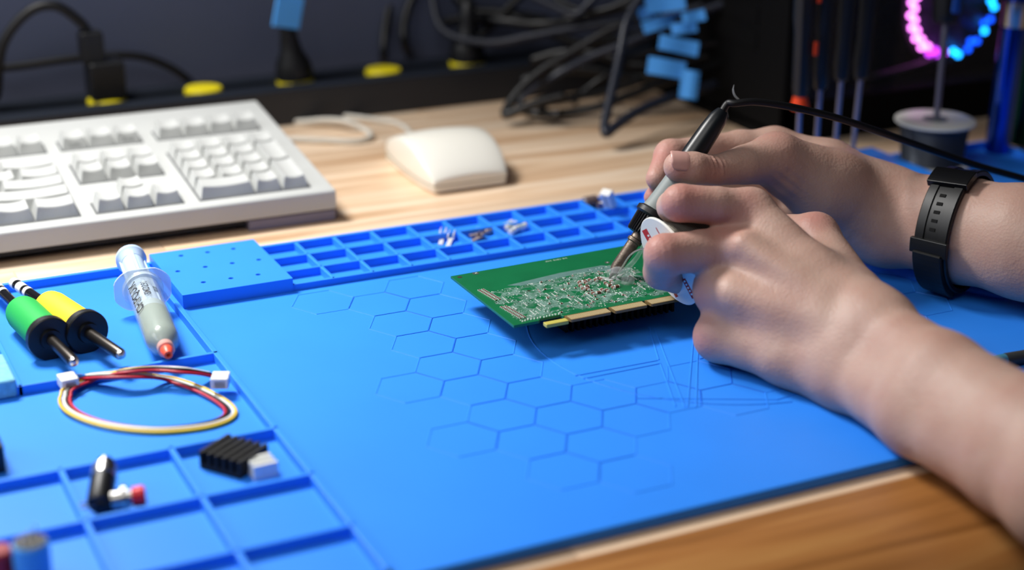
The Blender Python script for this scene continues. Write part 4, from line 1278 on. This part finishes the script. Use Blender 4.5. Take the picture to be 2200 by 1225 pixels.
# find the angle that faces the camera, count from there
cvec = npv(CAM) - wc; thc = math.atan2(cvec @ uz, cvec @ ux)
def patch(name, t0, t1, h0, h1, o0, o1, mt, seg=6, bevel=0.5, parent=watch):
    b = MB(); vs = []; fs = []
    for i in range(seg + 1):
        th = thc + t0 + (t1 - t0) * i / seg
        for h, o in ((h0, o0), (h1, o0), (h1, o1), (h0, o1)): vs.append(wpt(th % (2 * math.pi), h, o))
    for i in range(seg):
        for j in range(4): fs.append((i * 4 + j, i * 4 + (j + 1) % 4, (i + 1) * 4 + (j + 1) % 4, (i + 1) * 4 + j))
    fs.append((3, 2, 1, 0)); fs.append((seg * 4, seg * 4 + 1, seg * 4 + 2, seg * 4 + 3))
    b.add(vs, fs); return b.build(name, mt, parent, bevel=bevel)
sg = 1.0 if (ux * math.cos(thc + 0.3) + uz * math.sin(thc + 0.3))[2] > (ux * math.cos(thc) + uz * math.sin(thc))[2] else -1.0
BUCK = mat('black_buckle', (12, 12, 13), 0.3)
patch('buckle', sg * 0.78, sg * 1.15, -13, 13, 1.5, 6.0, BUCK)
patch('keeper_loop', sg * -0.55, sg * -0.28, -12.4, 12.4, 2.0, 5.4, STRAP)
for k in range(5): patch('strap_hole', sg * (0.62 - 0.17 * k), sg * (0.56 - 0.17 * k), -1.9, 1.9, 2.2, 2.95, mat('hole_black', (3, 3, 3), 0.9), 2, 0, strap_o)
patch('strap_tail', sg * -1.5, sg * -0.5, -9.5, 9.5, 2.8, 7.0, STRAP, 10, 0.6)
patch('watch_case', math.pi - 0.55, math.pi + 0.55, -17, 17, 0.5, 11, BUCK, 8, 1.5)

# ------------------------------------------------------------------ low fold in the mat by the wrist, slim tool at the right edge
b = MB(); b.tube([at(u, v, TOPZ + 1.2) for u, v in ((1790, 560), (1870, 574), (1925, 581), (1985, 597), (2060, 616), (2160, 640))], [1.0, 6.6, 6.4, 5.6, 3.6, 1.0], 14, smooth=5, flat=1.0)
b.build('raised_fold', BLUE, mat_o, smooth=True)
A = at(2085, 786, -0.4); B = at(2300, 750, -0.4); d = B - A; Ln = d.length; d.normalize()
tool = empty('scribing_tool', Vector((A.x, A.y, TOPZ)), 'slim dark pen-shaped tool with a teal collar on the mat', 'tool')
def tl_(name, prof, mt):
    b = MB(); b.lathe(A, d, prof, 20); return b.build(name, mt, tool, smooth=True, sharp=35)
tl_('point', [(0, 0.4), (7, 1.6), (12, 1.8)], STEEL)
tl_('collar', [(11, 2.2), (12, 3.2), (22, 3.6), (23, 3.2)], mat('teal_collar', (60, 140, 170), 0.35))
tl_('barrel', [(22, 3.4), (23, 3.8), (Ln - 2, 3.8), (Ln, 3.0)], mat('dark_grey_barrel', (50, 54, 56), 0.45))

# ------------------------------------------------------------------ computer tower with lit fan
TX, TY, TZ = 435.0, 85.0, DESKZ
CASE = mat('black_case_steel', (5, 5, 6), 0.8, bump=(900, 0.1), spec=0.15)
INNER = mat('dark_case_interior', (10, 10, 13), 0.6)
tower = empty('computer_tower', (TX + 200, TY, TZ), 'black computer tower with a pink and blue lit fan', 'computer')
TH, TD, TW = 430.0, 440.0, 205.0
MB().box((TX, TY + 2, TZ + 8), (TX + 2.5, TY + TW, TZ + TH)).build('rear_panel', CASE, tower, bevel=0.6)
MB().box((TX, TY, TZ), (TX + TD, TY + TW, TZ + 12)).build('floor_pan', CASE, tower, bevel=1)
MB().box((TX, TY, TZ + TH - 8), (TX + TD, TY + TW, TZ + TH)).build('top_panel', CASE, tower, bevel=1)
MB().box((TX, TY + TW - 3, TZ + 8), (TX + TD, TY + TW, TZ + TH - 6)).build('far_side_panel', CASE, tower)
MB().box((TX + TD - 4, TY, TZ + 8), (TX + TD, TY + TW, TZ + TH - 6)).build('front_panel', CASE, tower)
for xa, xb, za, zb in ((0, 14, 8, TH - 6), (TD - 14, TD, 8, TH - 6), (0, TD, 8, 34), (0, TD, TH - 22, TH - 6)):
    MB().box((TX + xa, TY - 1, TZ + za), (TX + xb, TY + 3, TZ + zb)).build('side_frame', CASE, tower, bevel=0.6)
GLASS = mat('smoked_glass_pane', (60, 62, 70), 0.05, alpha=0.22)
MB().box((TX + 12, TY - 0.5, TZ + 30), (TX + TD - 12, TY + 2.5, TZ + TH - 20)).build('glass_side_pane', GLASS, tower)
MB().box((TX + 30, TY + 150, TZ + 30), (TX + TD - 20, TY + 156, TZ + TH - 20)).build('motherboard_tray', INNER, tower)
MB().box((TX + 3, TY + 108, TZ + 12), (TX + TD - 5, TY + 150, TZ + 60)).build('power_supply_shroud', INNER, tower, bevel=1)
MB().box((TX + 30, TY + 70, TZ + 150), (TX + 130, TY + 140, TZ + 178)).build('expansion_card', CASE, tower, bevel=2)
# rear details: socket block, slot covers, vent rings
MB().box((TX - 2, TY + 120, TZ + 210), (TX + 3, TY + 165, TZ + 370)).build('socket_panel', CASE, tower, bevel=0.5)
for k in range(7): MB().box((TX - 1.2, TY + 40, TZ + 70 + 20 * k), (TX + 1, TY + 150, TZ + 84 + 20 * k)).build('slot_cover', CASE, tower, bevel=0.4)
b = MB(); b.lathe((TX - 3, TY + 75, TZ + 300), (1, 0, 0), [(0, 46), (3, 46), (3, 43), (0, 43), (0, 46)], 40, caps=False); b.build('vent_ring', CASE, tower)
FC = cd(2040, 8, 1462); FC = Vector((FC.x, FC.y, FC.z))
fan = MB().box((FC.x - 60, FC.y + 10, FC.z - 60), (FC.x + 60, FC.y + 14, FC.z + 60)).build('fan', INNER, tower, bevel=2)
b = MB(); b.lathe(FC + Vector((0, 12, 0)), (0, -1, 0), [(0, 54), (16, 54), (16, 50), (0, 50), (0, 54)], 48, caps=False); b.build('fan_ring', INNER, fan, smooth=True, sharp=40)
b = MB(); b.lathe(FC + Vector((0, 10, 0)), (0, -1, 0), [(0, 16), (12, 16), (14, 13)], 32); b.build('fan_hub', INNER, fan, smooth=True, sharp=40)
bladeM = mat('smoky_fan_blade', (70, 66, 96), 0.3)
for k in range(9):
    t = 2 * math.pi * k / 9
    M = Matrix.Translation(FC + Vector((0, 2, 0))) @ Matrix.Rotation(t, 4, 'Y') @ Matrix.Rotation(0.5, 4, 'Z')
    MB().box((-8, -0.8, 15), (8, 0.8, 47), M).build('fan_blade', bladeM, fan, bevel=0.6)
PINK = mat('pink_lit_led', (255, 150, 255), 0.4, emit=((255, 130, 250), 9.0))
VIOL = mat('violet_lit_led', (220, 110, 255), 0.4, emit=((206, 60, 255), 6.0))
CYAN = mat('cyan_lit_led', (60, 190, 255), 0.4, emit=((20, 150, 255), 12.0))
DBLU = mat('blue_lit_led', (40, 100, 255), 0.4, emit=((10, 80, 255), 6.0))
bl = MB(); bl.lathe((0, 0, 0), (0, -1, 0), [(0, 2.6), (1.5, 2.5), (2.6, 1.6), (3.0, 0.4)], 10)
lm = {k: bl.mesh('led', k, smooth=True) for k in (PINK, VIOL, CYAN, DBLU)}
for r in (42.5, 47.0):
    N_ = 26
    for k in range(N_):
        t = 2 * math.pi * (k + (0.5 if r > 45 else 0)) / N_
        x, z = math.cos(t), math.sin(t)
        if x < -0.12: mt_ = PINK if z > -0.86 else VIOL
        elif x > 0.12: mt_ = CYAN if (k * 7) % 5 < 2 else DBLU
        else: continue
        if x > 0.12 and r < 45 and k % 2: continue
        o = link('led', lm[mt_], fan); o.location = (FC + Vector((r * x, -4.5, r * z)) - ORG[tower]) * S
for x, z, m_ in ((-86, 30, VIOL), (-92, 22, VIOL), (60, -30, VIOL), (66, -22, DBLU)):
    o = link('led', lm[m_], fan); o.location = (FC + Vector((x, 20, z)) - ORG[tower]) * S
b = MB(); b.tube([cd(1870, 165, 1420), cd(1940, 148, 1440), cd(2020, 124, 1460)], 2.0, 8, smooth=3); b.build('support_strut', mat('grey_strut', (110, 104, 112), 0.4, metal=0.6), tower, smooth=True)

# ------------------------------------------------------------------ cables behind the tower and their tape flags
CBL = mat('black_cable_jacket', (10, 10, 12), 0.38)
CBG = mat('dark_grey_cable_jacket', (34, 38, 50), 0.36)
def C3(l): return [cd(u, v, d) for u, v, d in l]
cabs = [
    ('grey looping cable hanging in front of the power strip', CBG, 3.6, [(925, -70, 1455), (930, 0, 1450), (945, 55, 1445), (985, 82, 1440), (1060, 92, 1434), (1140, 78, 1428), (1240, 60, 1420), (1340, 46, 1412), (1440, 30, 1402), (1520, 10, 1394)]),
    ('black cable bent sharply on the desk at the strip end', CBL, 4.0, [(1215, 205, 1360), (1150, 222, 1362), (1105, 240, 1364), (1086, 246, 1366), (1092, 228, 1370), (1120, 190, 1374), (1170, 148, 1376), (1240, 105, 1376), (1320, 60, 1374), (1420, 20, 1372), (1500, -30, 1370)]),
    ('black cable slanting up to the lower tape flag', CBG, 3.6, [(1108, 226, 1398), (1135, 200, 1396), (1190, 165, 1378), (1270, 122, 1376), (1350, 92, 1372), (1430, 58, 1370), (1500, 26, 1368), (1560, 6, 1366)]),
    ('tall black cable dropping to the desk and turning right', CBG, 4.0, [(1392, -60, 1350), (1372, 0, 1345), (1346, 50, 1340), (1332, 120, 1332), (1314, 200, 1318), (1300, 262, 1306), (1302, 286, 1300), (1322, 272, 1304), (1365, 243, 1316), (1420, 218, 1338), (1475, 200, 1360), (1540, 180, 1375)]),
    ('black cable lying low on the desk towards the tower', CBL, 3.8, [(1120, 236, 1388), (1160, 244, 1378), (1220, 242, 1370), (1290, 228, 1366), (1350, 206, 1368), (1410, 182, 1372), (1480, 158, 1378), (1560, 130, 1384)]),
    ('thin black cable crossing behind the tall one', CBL, 2.6, [(1232, 222, 1384), (1250, 200, 1386), (1290, 170, 1382), (1350, 130, 1386), (1410, 110, 1386), (1500, 96, 1384), (1570, 90, 1384)]),
    ('thin black cable at the top of the tangle', CBL, 3.0, [(1170, -40, 1430), (1200, 0, 1420), (1260, 24, 1410), (1320, 14, 1400), (1380, -20, 1392)]),
    ('grey cable end crossing high in the tangle', CBG, 3.2, [(1120, -20, 1420), (1190, 12, 1412), (1235, 30, 1406), (1262, 10, 1402), (1300, -30, 1400)]),
    ('black cable rising left of the second plug', CBL, 3.6, [(845, -60, 1480), (838, 0, 1474), (828, 60, 1470), (824, 118, 1468), (826, 150, 1500)]),
    ('black cable curving down onto the strip', CBL, 3.8, [(905, -40, 1470), (880, 10, 1466), (868, 55, 1464), (870, 95, 1466), (880, 118, 1500)]),
    ('black cable sagging along the wall behind the strip', CBL, 3.0, [(690, 150, 1520), (740, 120, 1512), (820, 92, 1506), (900, 62, 1500), (980, 40, 1496), (1080, 26, 1492), (1180, 40, 1490)]),
    ('black cable running across the back of the tangle', CBL, 4.5, [(1010, 40, 1470), (1080, 45, 1450), (1150, 52, 1440), (1220, 44, 1430), (1300, 26, 1420), (1400, 2, 1410)]),
    ('black cable crossing low behind the tape flags', CBL, 4.0, [(1140, 130, 1440), (1210, 112, 1430), (1290, 116, 1420), (1360, 140, 1412), (1440, 136, 1405), (1530, 120, 1400)]),
    ('thick black cable sagging at the top centre', CBL, 5.0, [(960, -40, 1490), (1010, 20, 1484), (1090, 30, 1478), (1180, 70, 1470), (1260, 95, 1462), (1350, 80, 1456), (1460, 60, 1450)]),
    ('black cable crossing the strip towards the tape flags', CBL, 4.5, [(1120, 175, 1420), (1190, 150, 1416), (1270, 150, 1412), (1350, 165, 1408), (1430, 160, 1404), (1520, 150, 1400)]),
    ('black cable arching over the second plug', CBL, 4.2, [(1010, 118, 1480), (1040, 70, 1476), (1090, 20, 1472), (1140, -30, 1470)]),
    ('black cable loop lying under the tangle', CBL, 3.6, [(1205, 246, 1364), (1165, 240, 1372), (1175, 222, 1380), (1230, 210, 1384), (1300, 196, 1386), (1380, 172, 1388)]),
    ('braided grey cable plugged into the tower back', CBG, 3.0, [(1470, 44, 1372), (1520, 28, 1378), (1570, 18, 1384), (1610, 22, 1392)]),
]
for lab, mt_, r, pts in cabs:
    pp = C3(pts)
    for q in pp:
        if q.z < DESKZ + r + 0.2: q.z = DESKZ + r + 0.2
    cable('power_lead', pp, r, mt_, lab, 'cable', 'cables between strip and tower')
def flag(u, v, d, w, h, rot, label, tw=0.2):
    p = cd(u, v, d)
    M = Matrix((RT, UP, -FW)).transposed().to_4x4(); M.translation = p
    M = M @ Matrix.Rotation(rot, 4, 'Z') @ Matrix.Rotation(tw, 4, 'Y')
    b = MB(); nx = 6; vs = []; fs = []
    for i in range(nx + 1):
        x = -w / 2 + w * i / nx; z = 0.9 * math.sin(i * 0.9 + u)
        for y, zz in ((-h / 2, 0), (h / 2, 0), (h / 2, 0.8), (-h / 2, 0.8)): vs.append(M @ Vector((x, y, z + zz)))
    for i in range(nx):
        for j in range(4): fs.append((i * 4 + j, i * 4 + (j + 1) % 4, (i + 1) * 4 + (j + 1) % 4, (i + 1) * 4 + j))
    fs += [(3, 2, 1, 0), (nx * 4, nx * 4 + 1, nx * 4 + 2, nx * 4 + 3)]
    b.add(vs, fs)
    o = b.build('tape_flag', BLUET, None, org=p)
    tag(o, label, 'tape flag', 'blue tape flags on the cables')
flag(1428, 6, 1350, 34, 15, 0.15, 'topmost wide blue tape flag of the cable bundle')
flag(1386, 27, 1352, 12, 10, 0.3, 'small blue tape flag left of the topmost one')
flag(1490, 36, 1346, 20, 9, 0.22, 'pale blue tape flag on the cable by the tower')
flag(1425, 48, 1366, 36, 10, 0.3, 'long dark blue tape flag under the topmost one')
flag(1470, 60, 1352, 22, 9, 0.18, 'blue tape flag just under the pale one')
flag(1458, 98, 1350, 34, 12, -0.16, 'blue tape flag in the middle of the cable bundle')
flag(1432, 146, 1342, 32, 14, -0.14, 'blue tape flag above the hanging lowest one')
flag(1481, 182, 1340, 15, 23, -0.12, 'lowest blue tape flag hanging upright near the desk')

# ------------------------------------------------------------------ screwdrivers in the rear pad, spool, blue tube
HND = mat('black_screwdriver_handle', (20, 21, 24), 0.42)
ORA = mat('orange_grip', (240, 70, 22), 0.45)
BSHAFT = mat('chrome_vanadium', (150, 150, 168), 0.3, metal=0.85)
PZ = 7.0
for i, (u, v, hh, rr, lab) in enumerate(((1713, 345, 46, 7.5, 'screwdriver with orange collar and striped black handle behind the hands'), (1752, 339, 52, 6.5, 'black screwdriver next to the orange-collared one'),
                                        (1793, 331, 56, 7.0, 'black screwdriver third from the orange-collared one'), (1832, 322, 54, 7.0, 'black screwdriver nearest the solder reel'))):
    p = at(u, v, PZ)
    e = empty('screwdriver', p - Vector((0, 0, 5)), lab, 'screwdriver', 'screwdrivers standing in the rear pad')
    tlt = Vector((0.02 * (i - 1), 0.01, 1)).normalized()
    def sd(name, prof, mt_, n=20):
        b = MB(); b.lathe(p, tlt, prof, n); return b.build(name, mt_, e, smooth=True, sharp=35)
    sd('shaft', [(-5, 2.0), (hh + 4, 2.0)], BSHAFT)
    if i == 0:
        sd('collar', [(hh - 7, 6.4), (hh - 6, 7.2), (hh + 1, 5.4), (hh + 3, 5.0)], ORA)
        h_ = sd('handle', [(hh + 2, 5.0), (hh + 8, 6.2), (hh + 50, 6.6), (hh + 60, 7.8), (hh + 110, 7.8), (hh + 114, 6)], HND, 8)
        for z0, z1 in ((hh + 34, hh + 44), (hh + 72, hh + 100)):
            b = MB(); b.box((p.x + 3.0, p.y - 7.6, p.z + z0), (p.x + 6.0, p.y - 5.6, p.z + z1)); b.build('orange_stripe', ORA, h_, bevel=0.4)
    else:
        sd('handle', [(hh, 3.4), (hh + 2, rr - 1.5), (hh + 12, rr - 0.5), (hh + 30, rr - 1.2), (hh + 70, rr), (hh + 108, rr), (hh + 112, rr - 2)], HND, 10)
p = at(2000, 352, FLOORZ)
reel = empty('solder_reel', p, 'reel of grey solder with white top flange behind the watch', 'solder reel')
b = MB(); b.lathe(p, (0, 0, 1), [(0, 28), (0.4, 29), (1.8, 29), (2, 28)], 40); b.build('flange', WHITED, reel, smooth=True, sharp=35)
b = MB(); b.lathe(p + Vector((0, 0, 33)), (0, 0, 1), [(0, 29), (0.3, 30), (1.8, 30), (2.2, 29), (2.2, 9.5), (1.2, 9), (1.2, 3)], 48); b.build('flange', WHITED, reel, smooth=True, sharp=35)
pr = []
for k in range(42): pr.append((2 + k * 0.75, 22.5 + 3.2 * k / 42 + (0.7 if k % 2 else 0)))
b = MB(); b.lathe(p, (0, 0, 1), pr, 40); b.build('wound_solder', mat('grey_solder_wire', (92, 98, 108), 0.35, metal=0.7), reel)
b = MB(); b.lathe(p + Vector((0, 0, 34)), (0, 0, 1), [(0, 10), (1.6, 9), (2.4, 4.5)], 24); b.build('hub', mat('grey_hub', (110, 118, 124), 0.5), reel, smooth=True, sharp=40)
sp = p + Vector((1, 0, 30)); sdv = (cd(2036, 0, 1236) - sp).normalized()
e = empty('screwdriver', sp, 'screwdriver with blue and black handle standing in the solder reel', 'screwdriver')
b = MB(); b.lathe(sp, sdv, [(0, 1.4), (6, 2.4), (80, 2.4)], 16); b.build('shaft', BSHAFT, e, smooth=True, sharp=35)
b = MB(); b.lathe(sp, sdv, [(76, 4), (77, 8.5), (82, 10), (100, 11.5), (150, 12), (158, 9)], 8); h_ = b.build('handle', HND, e, bevel=0.8)
e1 = sdv.cross(Vector((0, 1, 0))).normalized(); e2 = e1.cross(sdv)
M = Matrix((e1, e2, sdv)).transposed().to_4x4(); M.translation = sp
MB().box((-3.4, -11.4, 84), (3.4, -7.0, 150), M).build('blue_grip', mat('blue_grip', (24, 84, 178), 0.45), h_, bevel=1.2)
MB().box((-3.4, 7.0, 84), (3.4, 11.4, 150), M).build('blue_grip', MATS['blue_grip'], h_, bevel=1.2)
p = at(2141, 326, FLOORZ)
tube = empty('metallic_tube', p, 'shiny metallic blue tube with a silver band at right', 'tube')
b = MB(); b.lathe(p, (0.03, 0, 1), [(0, 8.6), (1, 9.6), (100, 9.9)], 36); b.build('blue_body', mat('metallic_blue', (8, 70, 190), 0.16, metal=0.9, coat=0.6), tube, smooth=True, sharp=35)
b = MB(); b.lathe(p + Vector((3, 0, 99)), (0.03, 0, 1), [(0, 9.9), (0.5, 10.2), (19, 10.3), (19.5, 9.8)], 36); b.build('silver_band', STEEL, tube, smooth=True, sharp=35)
b = MB(); b.lathe(p + Vector((3.6, 0, 118)), (0.03, 0, 1), [(0, 10.0), (60, 10.2), (62, 9)], 36); b.build('cap', MATS['metallic_blue'], tube, smooth=True, sharp=35)
p = at(2196, 318, FLOORZ)
tube = empty('metallic_tube', p + Vector((6, 10, 0)), 'dark green metallic tube with a gold band at the right edge', 'tube')
p = ORG[tube]
b = MB(); b.lathe(p, (0.03, 0, 1), [(0, 8.6), (1, 9.2), (100, 9.2)], 36); b.build('green_body', mat('metallic_green', (10, 60, 56), 0.2, metal=0.9), tube, smooth=True, sharp=35)
b = MB(); b.lathe(p + Vector((3, 0, 99)), (0.03, 0, 1), [(0, 9.2), (0.5, 9.6), (25, 9.6), (25.5, 9.0)], 36); b.build('gold_band', mat('gold_metal', (230, 160, 60), 0.25, metal=0.95), tube, smooth=True, sharp=35)
b = MB(); b.lathe(p + Vector((3.8, 0, 124)), (0.03, 0, 1), [(0, 9.2), (50, 9.2), (52, 8)], 36); b.build('cap', MATS['metallic_green'], tube, smooth=True, sharp=35)

# ------------------------------------------------------------------ smoke from the joint
def smoke_mat():
    mt_ = bpy.data.materials.new('thin_white_smoke'); mt_.use_nodes = True
    nt = mt_.node_tree; p_ = nt.nodes['Principled BSDF']
    p_.inputs['Base Color'].default_value = (0.85, 0.88, 0.92, 1); p_.inputs['Roughness'].default_value = 1.0; p_.inputs['Specular IOR Level'].default_value = 0.0
    p_.inputs['Subsurface Weight'].default_value = 0.0
    tc_ = nt.nodes.new('ShaderNodeTexCoord'); n_ = nt.nodes.new('ShaderNodeTexNoise'); n_.inputs['Scale'].default_value = 130; n_.inputs['Detail'].default_value = 3
    mr_ = nt.nodes.new('ShaderNodeMapRange'); mr_.inputs['From Min'].default_value = 0.3; mr_.inputs['From Max'].default_value = 0.7; mr_.inputs['To Min'].default_value = 0.04; mr_.inputs['To Max'].default_value = 0.14
    nt.links.new(tc_.outputs['Object'], n_.inputs['Vector']); nt.links.new(n_.outputs['Fac'], mr_.inputs['Value']); nt.links.new(mr_.outputs[0], p_.inputs['Alpha'])
    return mt_
SMK = smoke_mat()
def wisp(pts, r, label):
    b = MB(); b.keep = True; b.tube(pts, r, 8, smooth=5)
    o = b.build('smoke_wisp', SMK, None, org=pts[0], smooth=True)
    return tag(o, label, 'smoke', 'smoke from the soldering')
tp = at(1312, 596, CZ + 3)
wisp([cd(1308, 602, 958), cd(1316, 590, 955), cd(1328, 588, 954), cd(1338, 598, 955), cd(1330, 608, 956), cd(1314, 612, 957)], [1.5, 3.4, 3.8, 3.4, 3.0, 1.2], 'dense white smoke puff at the soldering tip')
wisp([cd(1335, 606, 958), cd(1350, 612, 957), cd(1357, 602, 957), cd(1350, 594, 958), cd(1340, 596, 958), cd(1338, 606, 958)], [0.8, 1.8, 1.9, 1.8, 1.4, 0.6], 'small curled smoke ring right of the tip')
wisp([cd(1300, 585, 962), cd(1325, 580, 960), cd(1350, 583, 960), cd(1375, 585, 960)], [0.8, 2.2, 2.0, 0.5], 'flat smoke streak just behind the tip')
wisp([cd(1330, 590, 958), cd(1352, 572, 957), cd(1372, 548, 956), cd(1386, 515, 956), cd(1390, 480, 957)], [1.2, 1.6, 1.4, 1.0, 0.4], 'thin smoke trail rising beside the iron barrel')
wisp([cd(1577, 182, 975), cd(1575, 194, 974), cd(1579, 206, 973), cd(1587, 214, 972), cd(1590, 220, 972)], [0.2, 0.6, 0.8, 0.7, 0.3], 'faint smoke wisp above the iron cord')
wisp([cd(1563, 215, 968), cd(1562, 240, 968), cd(1563, 254, 968), cd(1553, 261, 968), cd(1545, 256, 968)], [0.3, 0.6, 0.8, 0.8, 0.3], 'faint smoke wisp beside the handle end')
